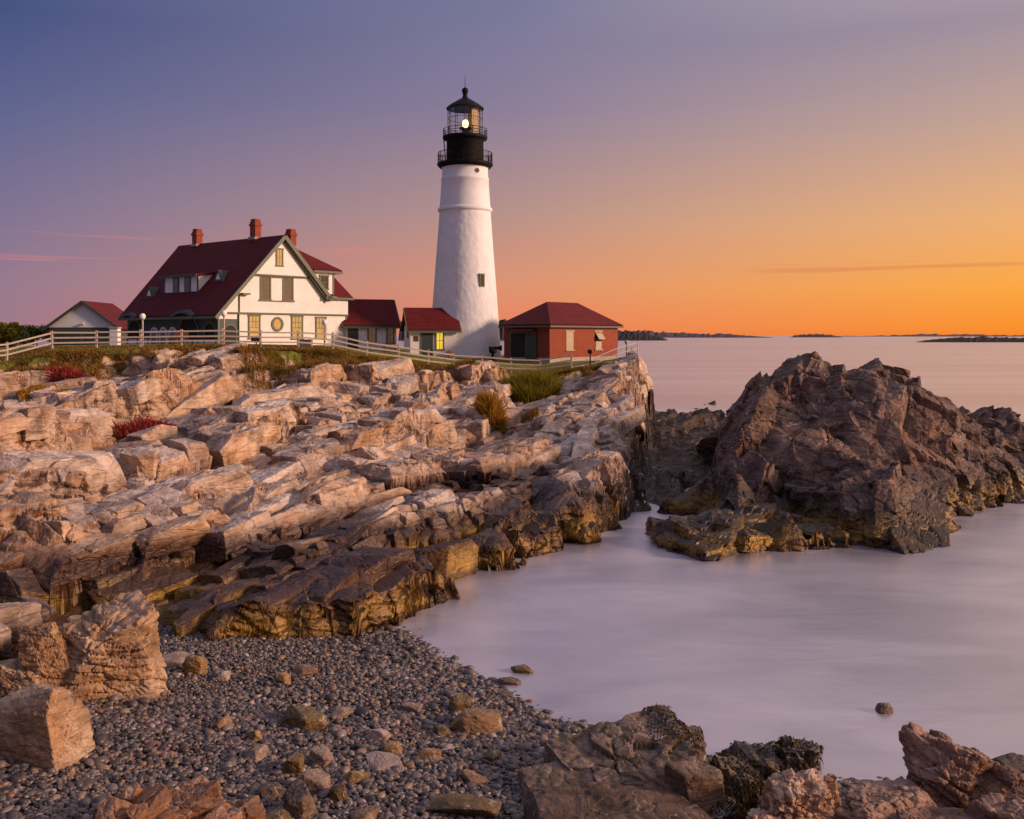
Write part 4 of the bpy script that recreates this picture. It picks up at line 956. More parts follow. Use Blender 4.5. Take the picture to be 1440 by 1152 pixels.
for i in range(12): a = i*2*math.pi/12; k.tube((24.2*S*math.cos(a), 24.2*S*math.sin(a), tz(193)), (24.2*S*math.cos(a), 24.2*S*math.sin(a), tz(153)), .028, seg=6)
for z in (tz(167.5), tz(180.5)):
    for i in range(12): a = i*2*math.pi/12; b = a+2*math.pi/12; k.bar((24.2*S*math.cos(a), 24.2*S*math.sin(a), z), (24.2*S*math.cos(b), 24.2*S*math.sin(b), z), .035)
k.build('mullion', M['black'], gl)
k = MB(); k.lathe([(0, tz(153)), (24*S, tz(153)), (26.4*S, tz(154)), (26.4*S, tz(152.5)), (21*S, tz(148)), (12*S, tz(142.5)), (5.5*S, tz(138.5)), (4*S, tz(137.5)), (3*S, tz(134)), (3.4*S, tz(133)), (3.4*S, tz(132)), (2.6*S, tz(131.5))], 32, smooth=False); lr = k.build('lantern_roof', M['black'], T)
k = MB(); k.lathe([(2.4*S, tz(132)), (3.6*S, tz(131)), (4.7*S, tz(128)), (4.2*S, tz(125.5)), (2.2*S, tz(123.6)), (.8*S, tz(123))], 24); k.build('ball_finial', M['black'], lr)
k = MB(); k.tube((0, 0, tz(124)), (0, 0, tz(104)), .035, .012, 6); k.build('lightning_rod', M['black'], lr)
k = MB(); k.tube((.05, 0, tz(193)), (.05, 0, tz(182)), .34, .28, 14); k.tube((.05, 0, tz(182)), (.05, 0, tz(180)), .55, .62, 20); po = k.build('lamp_pedestal', M['black'], T)
k = MB(); k.lathe([(.02, tz(181.5)), (.16, tz(181)), (.25, tz(179)), (.29, tz(176)), (.25, tz(173)), (.16, tz(171)), (.02, tz(170.5))], 20, .06, -.55); k.build('lamp', M['lamp'], T)
k = MB()                                              # curved amber panels inside the lantern on the seaward side
for i in range(9):
    a = math.radians(-55+i*15); b = a+math.radians(15); R = 18*S
    k.add([(R*math.cos(x), R*math.sin(x), z) for x, z in ((a, tz(191)), (b, tz(191)), (b, tz(156)), (a, tz(156)))], [(0, 1, 2, 3)])
lo = k.build('amber_panel', M['lens'], T); sol = lo.modifiers.new('thick', 'SOLIDIFY'); sol.thickness = .05
k = MB(); k.bar((-26.5*S, -.5, tz(231)), (-29.5*S, -.5, tz(194)), .07); k.bar((-26.5*S, -1.0, tz(231)), (-29.5*S, -1.0, tz(194)), .07)
for i in range(8): f = i/8; x = (-26.5-3*f)*S; k.bar((x, -.5, tz(231-37*f)), (x, -1.0, tz(231-37*f)), .04)
k.build('ladder', M['black'], T)
# slit window and round port, set into the shaft facing the camera's right
def on_shaft(px, py, rr):
    s_ = (px-654)/rr; return math.asin(s_)-math.pi/2
a = on_shaft(678.5, 396, 43.4); R = 43.6*S; c, s_ = math.cos(a), math.sin(a)
fs = Frame(T, ((R-.02)*c, (R-.02)*s_, 0), (-s_, c, 0), (c, s_, 0))
k = MB(); fs.bx(k, -.27, .27, tz(405), tz(387), -.2, .10); ko = k.build('slit_window', M['trim'], T)
k = MB(); fs.bx(k, -.17, .19, tz(404), tz(388.5), .101, .115); k.build('pane', M['glass'], ko)
a = on_shaft(672, 244, 32.4); R = 32.2*S; c, s_ = math.cos(a), math.sin(a)
k = MB(); k.tube((R*.97*c, R*.97*s_, tz(244)), ((R+.06)*c, (R+.06)*s_, tz(244)), .22, seg=18); ko = k.build('porthole', M['bronze'], T)
k = MB(); k.tube(((R+.05)*c, (R+.05)*s_, tz(244)), ((R+.075)*c, (R+.075)*s_, tz(244)), .15, seg=18); k.build('pane', M['glass'], ko)

# ------------------------------------------------------------------ brick fog-signal building
bx, by, _ = P(773, 472, 85.); BB = 5.72
B = thing('brick_building', 'red brick building with low hipped red roof and open green door at the cliff edge', 'brick building', (bx, by, BB), DIRG)
BL, BD, BE = 10.45, 5.1, 3.25
k = MB(); k.box(0, BL, 0, BD, .38, BE); k.build('wall', M['brick'], B)
k = MB(); k.box(-.06, BL+.06, -.06, BD+.06, -1.2, .375); k.build('foundation', M['granite'], B)
k = MB(); o_ = .36; pz = 5.3
c4 = [(-o_, -o_, BE), (BL+o_, -o_, BE), (BL+o_, BD+o_, BE), (-o_, BD+o_, BE)]; r1 = (2.9, BD/2, pz); r2 = (BL-2.9, BD/2, pz)
k.slab([c4[0], c4[1], r2, r1], .12); k.slab([c4[1], c4[2], r2], .12); k.slab([c4[2], c4[3], r1, r2], .12); k.slab([c4[3], c4[0], r1], .12); k.build('roof', M['roof'], B)
k = MB(); k.box(-o_-.05, BL+o_+.05, -o_-.05, -o_+.06, BE-.26, BE-.11); k.box(-o_-.05, -o_+.06, -o_+.06, BD+o_, BE-.26, BE-.11); k.box(-o_+.06, BL+o_-.06, -o_+.06, BD+o_-.06, BE-.20, BE-.14); k.build('eave_trim', M['trim'], B)
f = Frame(B, (0, 0, 0), (1, 0, 0), (0, -1, 0))
for i, a in enumerate((2.35, 6.75)):
    k = MB(); f.bx(k, a, a+1.05, 1.05, 2.6, .004, .03); wo = k.build('shuttered_window', M['tan'] if i == 0 else M['interior'], B)
    k = MB(); f.bx(k, a-.14, a+1.19, 2.6, 2.75, .004, .06); k.build('lintel', M['granite'], wo); k = MB(); f.bx(k, a-.12, a+1.17, .93, 1.05, .004, .10); k.build('sill', M['granite'], wo)
    if i:
        k = MB(); f.bx(k, a+.06, a+.99, 1.05, 1.75, .031, .04); k.build('lower_sash', M['tan'], wo)
        k = MB(); k.add([f.pt(a+.02, 2.55, .04), f.pt(a+1.03, 2.55, .04), f.pt(a+1.03, 1.95, .45), f.pt(a+.02, 1.95, .45)], [(0, 1, 2, 3)]); so_ = k.build('awning_shutter', M['tan'], wo); so_.modifiers.new('t', 'SOLIDIFY').thickness = .05
f2 = Frame(B, (0, BD, 0), (0, -1, 0), (-1, 0, 0))
k = MB(); f2.bx(k, .85, 2.5, .12, 2.45, .004, .03); do = k.build('doorway', M['interior'], B)
k = MB(); f2.bx(k, .72, .85, .1, 2.55, .004, .08); f2.bx(k, 2.5, 2.63, .1, 2.55, .004, .08); f2.bx(k, .72, 2.63, 2.551, 2.68, .004, .08); k.build('door_frame', M['trim'], do)
k = MB(); f2.bx(k, 2.66, 3.75, .1, 2.7, .09, .15); k.build('open_door', M['door'], B)
k = MB(); k.add([f2.pt(1.2, 2.95, .02), f2.pt(3.7, 2.95, .02), f2.pt(3.8, 2.72, .8), f2.pt(1.1, 2.72, .8)], [(0, 1, 2, 3)]); cn_ = k.build('door_canopy', M['roof'], B); cn_.modifiers.new('t', 'SOLIDIFY').thickness = .07

# ------------------------------------------------------------------ shed on the left
x, y, _ = P(69, 472, 104.)
G = thing('shed', 'grey white gabled shed with red roof standing left of the keeper\'s house', 'shed', (x, y, 6.4), math.radians(4))
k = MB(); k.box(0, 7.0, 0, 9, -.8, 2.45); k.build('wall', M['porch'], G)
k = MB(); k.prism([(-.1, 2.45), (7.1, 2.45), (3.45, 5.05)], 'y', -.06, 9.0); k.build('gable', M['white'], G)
k = MB(); k.slab([(-.5, -.4, 2.3), (3.45, -.4, 5.25), (3.45, 9.4, 5.25), (-.5, 9.4, 2.3)], .16); k.slab([(7.45, -.4, 2.3), (3.45, -.4, 5.25), (3.45, 9.4, 5.25), (7.45, 9.4, 2.3)], .16); k.build('roof', M['roof'], G)
k = MB(); k.bar((-.55, -.45, 2.16), (3.45, -.45, 5.12), .1, .26); k.bar((3.45, -.45, 5.12), (7.5, -.45, 2.16), .1, .26); k.build('rake_board', M['porch'], G)
for q_ in (1.0, 3.8): k = MB(); k.box(q_, q_+2.2, -.05, -.005, -.6, 1.9); k.build('garage_door', M['door'], G)
k = MB(); k.tube((3.45, -.1, 2.85), (3.45, -.3, 2.75), .1, .16, 10); k.build('wall_lamp', M['white'], G)
# ------------------------------------------------------------------ loose rocks
def beach_at(x, y): return float(beach_z(np.array([float(x)]), np.array([float(y)]))[0])
def on_beach(px, py):
    z = .5
    for _ in range(6):
        Y = (CAMZ-z)*FPX/(py-472); x = (px-720)/FPX*Y; z = max(beach_at(x, Y), 0)
    return x, Y, z
def rocks(name, label, cat, items, mat, group=None, sub=4, **kw):
    """items: (px, py of the foot, width px, height px, depth factor, seed, extra) -> one body"""
    Vs = []; Fs = []; b = 0; x0 = None
    for it in items:
        px, py, wp, hp, df, seed = it[:6]; ex = dict(kw); ex.update(it[6] if len(it) > 6 else {})
        x, Y, z = on_beach(px, py); dx = wp*Y/FPX/2; hz = hp*Y/FPX
        ca = math.sin(math.atan2(CAMZ-z, Y)); dy = dx*df; hz = max(hz-2*dy*ca*.5, hz*.45)
        p, F = rock_geo(seed, (dx, dy, hz*.62), ex.pop('sub', sub), **ex)
        p = p+np.array([x, Y+dy*.9, z+hz*.40])
        if x0 is None: x0 = np.array([x, Y+dy*.9, z])
        Vs.append(p-x0); Fs.append(F+b); b += len(p)
    o = link(name, np_mesh(name, np.vstack(Vs), np.vstack(Fs)), M[mat]); o.location = x0
    return tag(o, label, cat, group)
def weed(parent, n, seed, zmin=.2, length=.22, mat='weed', sel=None):
    """fronds hanging over the upper surface of a rock"""
    r = np.random.RandomState(seed); me = parent.data
    co = np.empty(len(me.vertices)*3, np.float32); me.vertices.foreach_get('co', co); co = co.reshape(-1, 3)
    nn = np.empty(len(me.vertices)*3, np.float32); me.vertices.foreach_get('normal', nn); nn = nn.reshape(-1, 3)
    ok = (nn[:, 2] > -.1) & (co[:, 2] > zmin)
    if sel is not None: ok &= sel(co)
    idx = np.nonzero(ok)[0]; idx = r.choice(idx, n)
    base = co[idx]+nn[idx]*.015; out = nn[idx]*.45+r.normal(size=(n, 3))*.5; out[:, 2] -= 1.5; out /= np.linalg.norm(out, axis=1, keepdims=True)
    return link('seaweed', blade_mesh('seaweed', base, out, length*(.5+1.3*r.rand(n)), .016, r, droop=.3), M[mat], parent)
def blade_mesh(name, base, dirs, ln, wid, r, droop=.25):
    n = len(base); side = np.cross(dirs, r.normal(size=(n, 3))); side /= np.linalg.norm(side, axis=1, keepdims=True)+1e-9
    ln = np.asarray(ln)[:, None]; w_ = wid*(.5+r.rand(n))[:, None]
    m = base+dirs*ln*.55; t = base+dirs*ln; t[:, 2] -= droop*ln[:, 0]
    V = np.stack([base-side*w_*.5, base+side*w_*.5, m+side*w_*.45, m-side*w_*.45, t+side*w_*.1, t-side*w_*.1], 1).reshape(-1, 3)
    k = np.arange(n)[:, None]*6
    F = np.concatenate([k+np.array([[0, 1, 2, 3]]), k+np.array([[3, 2, 4, 5]])])
    return np_mesh(name, V, F)

# big rocks round the pebble beach
rocks('boulder', 'big cracked tan boulder with a rust streak standing at the left of the pebble beach', 'boulder',
      [(135, 985, 132, 120, .75, 5, dict(yaw=.5, tilt=(.08, -.30), beds=.22)), (62, 985, 60, 110, .8, 8, dict(yaw=.3, tilt=(0, -.35), beds=.25)), (20, 985, 70, 55, .8, 9)], 'boulder', 'large boulders at the back of the beach', sub=6, rough=.07, cuts=6, boxy=.25, bw=1.2, cell=.26)
rocks('boulder', 'pale squared boulder split by one level crack, at the left edge below the cracked boulder', 'boulder',
      [(44, 1078, 112, 112, .7, 21, dict(yaw=-.35, tilt=(.05, -.16), beds=.45, boxy=.1))], 'boulder', 'large boulders at the back of the beach', sub=6, rough=.05, cuts=5)
rr = np.random.RandomState(5)
rocks('rubble_outcrop', 'jagged reddish orange outcrop breaking through the pebbles in the near left', 'rock',
      [(235, 1180, 120, 62, .7, 31, dict(yaw=.4))]+[(int(rr.uniform(140, 335)), int(1195-rr.rand()*36), int(rr.uniform(28, 74)), int(rr.uniform(34, 62)), .8, 300+i, dict(yaw=.5+rr.normal(0, .3), tilt=(rr.normal(0, .15), -.2+rr.normal(0, .2)))) for i in range(16)], 'red_rock', sub=5, rough=.07, cuts=5, cell=.4, boxy=.3)
sl = rocks('slab_outcrop', 'wide layered brown slab of ledge with weed along its top, between pebbles and cove', 'rock',
      [(905, 1155, 215, 105, 1.15, 41, dict(yaw=.28, tilt=(.10, -.14), beds=.13, sub=6, rough=.11)), (955, 1095, 100, 62, .8, 44, dict(yaw=.1, beds=.2)), (800, 1150, 130, 48, 1.0, 43, dict(yaw=.2, tilt=(.1, -.12), beds=.15)), (985, 1160, 70, 80, 1., 45, dict(yaw=.5)), (880, 1215, 260, 80, .8, 47, dict(yaw=.2, beds=.16))], 'slab_rock', sub=5, rough=.085, cuts=3, cell=.5, boxy=.12, cw=.3, bw=1.6)
weed(sl, 5200, 4, .35, .08, sel=lambda c: (c[:, 0] > .35) & (c[:, 1] > .2))
wr_ = rocks('weedy_rock', 'low dark rock wholly covered in seaweed at the water\'s edge', 'rock',
      [(1090, 1098, 110, 45, .8, 51), (1125, 1095, 60, 52, .8, 52), (1052, 1092, 50, 30, .9, 53), (1108, 1070, 40, 24, .9, 54)], 'dark_stone', sub=4, rough=.2, cuts=8, boxy=.4)
weed(wr_, 9000, 5, -.05, .07)
wr2 = rocks('weedy_rock', 'rounded olive brown weed covered hump beside the layered slab', 'rock',
      [(1040, 1140, 75, 62, .9, 61), (1015, 1165, 70, 40, .9, 62)], 'dark_stone', sub=4, rough=.15, cuts=8, boxy=.4)
weed(wr2, 8000, 6, -.05, .08)
rocks('jagged_rock', 'pale pink jagged rock with toothed crest in the near foreground', 'rock',
      [(1130, 1190, 95, 100, .7, 71, dict(yaw=.3, tilt=(.1, .1))), (1100, 1180, 50, 85, .8, 72, dict(tilt=(0, .2))), (1165, 1180, 44, 80, .8, 73, dict(tilt=(0, -.1))), (1085, 1195, 60, 50, .8, 75)], 'pink_rock', sub=6, rough=.16, cuts=7, cell=.28, boxy=.35)
rocks('rock_outcrop', 'large brown craggy outcrop with a split crest in the near right corner', 'rock',
      [(1352, 1165, 120, 122, .8, 81, dict(yaw=.3, tilt=(.05, .22), beds=.3)), (1425, 1175, 110, 95, .8, 82, dict(yaw=-.2, tilt=(0, .2))), (1270, 1190, 130, 78, .8, 83, dict(yaw=.1)), (1215, 1195, 60, 50, .8, 84), (1330, 1215, 140, 70, .7, 86), (1450, 1215, 120, 90, .7, 87)], 'brown_rock', sub=6, rough=.10, cuts=6, boxy=.3)
rocks('rock', 'dark rounded rock behind the brown outcrop at the right edge', 'rock', [(1438, 1098, 62, 34, .8, 91)], 'dark_stone', sub=5, cuts=8, boxy=.4)
G1 = 'rocks standing in the cove'
rocks('sea_stone', 'lone dark stone out in the milky water of the cove', 'rock', [(1247, 1003, 20, 13, .8, 95)], 'dark_stone', G1, cuts=8, boxy=.4)
rocks('sea_stone', 'mossy topped stone in the water, farthest out of the three off the beach', 'rock', [(733, 947, 25, 11, .8, 96)], 'moss_stone', G1, cuts=8, boxy=.4)
rocks('sea_stone', 'low grey stone awash, middle one of three off the beach', 'rock', [(716, 964, 30, 10, .8, 97)], 'dark_stone', G1, cuts=8, boxy=.4)
rocks('sea_stone', 'flat stone barely awash, nearest the beach of three', 'rock', [(711, 980, 24, 7, .8, 98)], 'dark_stone', G1, cuts=8, boxy=.4)
ST = [  # px, foot py, width, height, depth, material, label
 (272, 950, 33, 26, .7, 'yellow_stone', 'small squared yellow rock standing alone high on the pebbles'),
 (312, 957, 28, 12, .7, 'white_stone', 'whitish flat stone beside the small squared yellow rock'),
 (228, 940, 60, 14, .6, 'grey_stone', 'long flat grey slab lying against the cracked boulder'),
 (425, 948, 54, 11, .5, 'tan_stone', 'long tan bar of stone lying on the upper pebbles'),
 (398, 963, 22, 15, .8, 'yellow_stone', 'rounded pale yellow stone at the near end of the tan bar'),
 (422, 1026, 66, 28, .7, 'moss_stone', 'mossy green brown rock, widest in the middle of the pebbles'),
 (478, 1010, 38, 14, .7, 'grey_stone', 'smooth grey brown stone just right of the mossy rock'),
 (577, 1003, 34, 14, .7, 'grey_stone', 'brown stone half sunk in pebbles left of the dark wet pair'),
 (645, 1002, 44, 22, .7, 'moss_stone', 'dark olive stone nearest the waterline behind the big flat stone'),
 (672, 1034, 76, 34, .6, 'tan_stone', 'big flat grey stone with yellow end beside the waterline'),
 (620, 1035, 26, 14, .7, 'moss_stone', 'small dark mossy stone left of the big flat stone'),
 (312, 1026, 28, 15, .5, 'tan_stone', 'leaning tan splinter of stone left of the small bright block'),
 (357, 1043, 24, 14, .7, 'yellow_stone', 'small bright tan block with a sharp corner'),
 (360, 1069, 32, 16, .7, 'grey_stone', 'dark pyramid shaped stone below the bright tan block'),
 (448, 1078, 38, 23, .7, 'grey_stone', 'smooth lavender grey stone above the dark cluster'),
 (411, 1090, 34, 26, .8, 'moss_stone', 'dark olive upright stone at the back of the cluster'),
 (441, 1116, 46, 28, .7, 'grey_stone', 'broad grey stone in the middle of the cluster'),
 (415, 1150, 60, 42, .7, 'dark_stone', 'largest dark brown rock at the front of the cluster'),
 (379, 1124, 36, 20, .8, 'dark_stone', 'dark grey stone at the left of the cluster'),
 (474, 1128, 28, 22, .7, 'moss_stone', 'small olive pointed stone at the right of the cluster'),
 (386, 1163, 44, 18, .8, 'moss_stone', 'low brown stone cut by the lower frame edge in front of the cluster'),
 (533, 1043, 36, 16, .7, 'white_stone', 'pale stone with a sharp white crest in mid beach'),
 (550, 1062, 34, 16, .8, 'yellow_stone', 'rounded yellowish stone below the pale crested one'),
 (603, 1071, 36, 16, .7, 'tan_stone', 'brown block with a lit right end in mid beach'),
 (537, 1083, 64, 12, .7, 'white_stone', 'flat whitish slab lying level in the pebbles'),
 (502, 1101, 32, 14, .7, 'yellow_stone', 'orange yellow stone left of the flat whitish slab'),
 (662, 1102, 52, 14, .5, 'tan_stone', 'long grey tan bar lying left of the layered slab'),
 (692, 1072, 24, 14, .8, 'moss_stone', 'small olive stone between the long bar and the big flat stone'),
 (652, 1150, 130, 26, .5, 'moss_stone', 'long green topped slab at the lower frame edge'),
 (510, 1158, 46, 16, .8, 'tan_stone', 'pale tan flat stone at the lower frame edge'),
 (95, 1010, 26, 18, .8, 'white_stone', 'pale chip of rock leaning between the two boulders'),
 (97, 1095, 14, 11, .8, 'tan_stone', 'round orange tan cobble below the squared boulder'),
 (110, 892, 60, 22, .8, 'boulder', 'tan rock lying behind the cracked boulder'),
 (30, 905, 70, 34, .8, 'grey_stone', 'grey slab of fallen rock at the left edge behind the boulders'),
 (60, 865, 60, 26, .8, 'grey_stone', 'grey wedge of rock against the foot of the ledges'),
 (300, 888, 56, 20, .8, 'grey_stone', 'rounded pinkish rock under the ledge at the top of the beach'),
 (360, 890, 40, 14, .8, 'white_stone', 'whitish rock at the foot of the ledge, left of two'),
 (402, 890, 42, 13, .8, 'white_stone', 'whitish rock at the foot of the ledge, right of two'),
]
for i, (px, py, wp, hp, df, m, lb) in enumerate(ST):
    rocks('beach_stone', lb, 'stone', [(px, py, wp*.92, hp*1.05, df, 500+i*3, dict(yaw=(i*1.7) % 3, tilt=(.1*math.sin(i), .15*math.cos(i*2))))], m, 'larger stones lying on the pebble beach', sub=4, cuts=9, rough=.06, boxy=.4)
# blocks at the foot of the islet
for i, (px, py, wp, hp, df, lb) in enumerate([
    (985, 772, 105, 70, .7, 'rounded weed stained rock at the left foot of the islet'), (1052, 778, 66, 62, .7, 'upright wet rock leaning beside the left foot of the islet'), (945, 754, 64, 34, .7, 'low dark rock lying in the mouth of the channel'),
    (1262, 752, 130, 60, .6, 'long olive wet block along the near foot of the islet'), (1205, 748, 60, 76, .7, 'upright squared block rising from the water before the islet'),
    (1290, 728, 105, 62, .6, 'brown tilted slab lying on the olive block of the islet'), (1368, 702, 96, 60, .6, 'dark wet block at the right foot of the islet, left of the last one'), (1420, 692, 90, 76, .6, 'dark squared block at the right foot of the islet beside the frame edge'), (1130, 752, 120, 55, .6, 'broad wet block in the middle of the islet\'s foot')]):
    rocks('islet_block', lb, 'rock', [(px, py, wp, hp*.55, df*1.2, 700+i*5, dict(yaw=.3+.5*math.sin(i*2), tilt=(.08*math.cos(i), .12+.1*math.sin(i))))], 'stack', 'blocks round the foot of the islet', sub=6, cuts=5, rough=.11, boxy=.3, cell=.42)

# pebbles
r = np.random.RandomState(7); n = 190000
Yp = 13.4+r.rand(n)*(31-13.4); Xp = (r.uniform(-60, 1470, n)-720)/FPX*Yp
keep = r.rand(n) < Yp/31
Xp, Yp = Xp[keep], Yp[keep]
dl = sdpoly(Xp, Yp, LAND); dh = sdpoly(Xp, Yp, HEAD)
keep = (dl > -.8+.6*r.rand(len(Xp))) & (dh < .5)
Xp, Yp, dl = Xp[keep], Yp[keep], dl[keep]; n = len(Xp); zp = beach_z(Xp, Yp)
V0 = []; F0 = []; b = 0
for m, sub in ((Yp < 20.5, 2), (Yp >= 20.5, 1)):
    k = int(m.sum()); D, F = ico(sub); rad = np.clip(np.exp(r.normal(math.log(.033), .36, k)), .017, .12)
    rad *= 1+.4*sstep(3.5, .5, dl[m])
    ax = np.stack([rad*r.uniform(.95, 1.6, k), rad*r.uniform(.8, 1.1, k), rad*r.uniform(.45, .8, k)], -1)
    p = D[None]*ax[:, None, :]*(1+.16*(r.rand(k, len(D))-.5)[..., None])
    th = r.rand(k)*2*math.pi; c, s_ = np.cos(th)[:, None], np.sin(th)[:, None]; tx = r.normal(0, .3, k)[:, None]
    p = np.stack([p[..., 0], p[..., 1]-p[..., 2]*tx, p[..., 2]+p[..., 1]*tx], -1)
    p = np.stack([p[..., 0]*c-p[..., 1]*s_, p[..., 0]*s_+p[..., 1]*c, p[..., 2]], -1)
    p += np.stack([Xp[m], Yp[m], zp[m]+rad*.3*r.uniform(-.3, 2, k)], -1)[:, None, :]
    V0.append(p.reshape(-1, 3)); F0.append((F[None]+(np.arange(k)*len(D))[:, None, None]).reshape(-1, 3)+b); b += k*len(D)
o = link('pebbles', np_mesh('pebbles', np.vstack(V0), np.vstack(F0), True), M['pebble']); tag(o, 'grey and brown wave rounded pebbles covering the beach', 'pebbles', kind='stuff')

# ------------------------------------------------------------------ fences
POST = [(-120, 62.), (-55, 64.), (9, 66), (73, 68), (136, 69), (197, 69.5), (255, 70), (312, 70.5), (366, 71), (419, 72), (468, 73), (515.6, 74), (560, 75), (602, 76), (638, 77), (678, 77.6), (719, 78), (760, 78.2), (803, 78)]
F1_ = thing('rail_fence', 'weathered three rail wooden fence along the cliff edge in front of the buildings', 'fence', (0, 74, 6))
pts = []
for px, Y in POST:
    x = (px-720)/FPX*Y; pts.append(Vector((x, Y, ground(x, Y))))
org = Vector((0, 74, 6)); rp = random.Random(4)
for p in pts:
    k = MB(); lean = Vector((rp.uniform(-.03, .03), rp.uniform(-.03, .03), 0))
    k.bar(p-org-Vector((0, 0, .5)), p-org+lean+Vector((0, 0, 1.22+rp.uniform(-.03, .05))), .15, .15, (0, 1, 0)); k.build('post', M['wood'], F1_, .015)
for a, b in zip(pts, pts[1:]):
    for h in (.38, .72, 1.08):
        k = MB(); dr_ = Vector((0, -.10, 0))
        k.bar(a-org+dr_+Vector((0, 0, h+rp.uniform(-.02, .02))), b-org+dr_+Vector((0, 0, h+rp.uniform(-.02, .02))), .05, .11); k.build('rail', M['wood'], F1_)
F2_ = thing('mesh_fence', 'pale metal picket fence running out to the cliff tip past the brick building', 'fence', (4.7, 78, 5))
wp_ = [P(803.5, 527, 78.3), P(838, 521, 80), P(868, 508, 82), P(897, 499.5, 83.5)]; org = Vector((4.7, 78, 5)); wp_ = [Vector(p) for p in wp_]
for p in wp_:
    k = MB(); k.tube(p-org-Vector((0, 0, 1)), p-org+Vector((0, 0, 1.12)), .035, seg=8); k.build('post', M['steel'], F2_)
for a, b in zip(wp_, wp_[1:]):
    k = MB(); n = int((b-a).length/.11)
    for h in (.06, .58, 1.06): k.bar(a-org+Vector((0, 0, h)), b-org+Vector((0, 0, h)), .035)
    for i in range(1, n): q_ = a.lerp(b, i/n)-org; k.bar(q_+Vector((0, 0, .06)), q_+Vector((0, 0, 1.06)), .014)
    k.build('picket_panel', M['steel'], F2_)

# ------------------------------------------------------------------ small things on the lawn
def lamp_post(px, Y, h, label):
    x = (px-720)/FPX*Y; t = thing('lamp_post', label, 'lamp post', (x, Y, ground(x, Y)), 0, 'lamp posts along the fence')
    k = MB(); k.tube((0, 0, -.3), (0, 0, h), .075, .06, 10); k.build('pole', M['wood'], t)
    k = MB(); k.lathe([(.02, h-.08), (.14, h-.06), (.20, h+.08), (.20, h+.2), (.13, h+.32), (.02, h+.36)], 16); k.build('lamp_globe', M['white'], t)
lamp_post(200.5, 70.2, 2.0, 'lamp post with round white globe in front of the green porch')
lamp_post(315, 71.2, 2.15, 'lamp post before the porch corner at the foot of the white gable')
lamp_post(456.5, 73.4, 1.75, 'lamp post before the right end of the keeper\'s house')
x, y, z = P(162, 472, 72.5); z = ground(x, y)
t = thing('gate_pillar', 'squat cream pillar behind the fence between shed and house', 'pillar', (x, y, z))
k = MB(); k.box(-.3, .3, -.3, .3, -.4, 1.25); k.build('shaft', M['white'], t, .02); k = MB(); k.box(-.36, .36, -.36, .36, 1.252, 1.36); k.build('cap', M['granite'], t, .02)
x, y, z = P(360.5, 472, 71.8); z = ground(x, y)
t = thing('notice_board', 'small dark notice board on a post by the fence in front of the gable', 'sign', (x, y, z))
k = MB(); k.box(-.04, .04, -.03, .03, -.3, .5); k.build('post', M['black'], t); k = MB(); k.box(-.38, .38, -.05, -.02, .28, .72); k.build('board', M['door'], t)
x, y, z = P(429.5, 472, 74); z = ground(x, y)
t = thing('utility_box', 'grey utility box on the lawn before the white gable', 'utility box', (x, y, z))
k = MB(); k.box(-.5, .5, -.3, .3, -.3, .5); k.build('cabinet', M['concrete'], t, .02); k = MB(); k.box(-.54, .54, -.34, .34, .502, .56); k.build('lid', M['concrete'], t, .01)
def viewer(px, Y, label, z=None, h=.95):
    x = (px-720)/FPX*Y; t = thing('viewer', label, 'viewer', (x, Y, ground(x, Y) if z is None else z), 0, 'coin viewers on the cliff')
    k = MB(); k.tube((0, 0, -.5), (0, 0, h), .06, .05, 10); k.build('stand', M['black'], t)
    k = MB(); k.bar((-.05, .22, h+.16), (-.02, -.24, h+.12), .30, .30); k.build('head', M['black'], t, .04)
viewer(830, 79.2, 'black coin viewer on a stand before the brick building, inside the pale fence')
x, y, z = P(881, 503, 83); t = thing('cliff_lamp', 'short lamp on a thin post by the pale fence at the cliff tip', 'lamp post', (x, y, z))
k = MB(); k.tube((0, 0, -.6), (0, 0, 1.15), .04, seg=8); k.build('pole', M['black'], t); k = MB(); k.lathe([(.02, 1.1), (.11, 1.14), (.15, 1.3), (.19, 1.34), (.03, 1.45)], 12); k.build('lamp_head', M['steel'], t)
x, y, z = P(693, 505, 83.5); z = ground(x, y)+.25
t = thing('fog_horn', 'black fog horn on a pedestal at the foot of the lighthouse', 'fog horn', (x, y, z))
k = MB(); k.lathe([(.34, -.7), (.30, .1), (.14, .2), (.12, .55), (.30, .62), (.34, .8), (.22, .92), (.1, 1.0)], 20); k.build('pedestal', M['black'], t)
k = MB(); k.tube((-.28, 0, 1.02), (.42, 0, 1.02), .10, .13, 14); k.tube((.42, 0, 1.02), (.78, 0, 1.02), .13, .24, 16); k.tube((-.34, 0, 1.02), (-.28, 0, 1.02), .17, .17, 14); k.tube((-.15, 0, .9), (-.15, 0, 1.05), .16, seg=12); k.build('horn', M['black'], t)
x, y, z = P(548, 472, 84); z = ground(x, y)
t = thing('picnic_bench', 'orange topped bench on the lawn before the low white wing', 'bench', (x, y, z), .3)
k = MB(); k.box(-.6, .6, -.2, .2, .62, .72); k.build('seat', M['orange'], t)
for a in (-.45, .45): k = MB(); k.box(a-.05, a+.05, -.16, .16, -.3, .618); k.build('leg', M['bronze'], t)
def chair(l, label):
    g = Matrix.Rotation(DIRG, 4, 'Z'); p = Vector(A0)+g @ Vector((-.9, l, 0)); z = ground(p.x, p.y)
    t = thing('porch_chair', label, 'chair', (p.x, p.y, max(z, 6.9)), DIRG+.4, 'chairs outside the porch')
    k = MB(); k.box(-.26, .26, -.26, .26, .40, .46); k.build('seat', M['orange'], t)
    k = MB(); k.slab([(.22, -.26, .46), (.22, .26, .46), (.36, .26, 1.1), (.36, -.26, 1.1)], .05); k.build('backrest', M['orange'], t)
    for a in (-.2, .2):
        for b in (-.2, .2): k = MB(); k.bar((a, b, -.2), (a, b, .4), .05); k.build('leg', M['orange'], t)
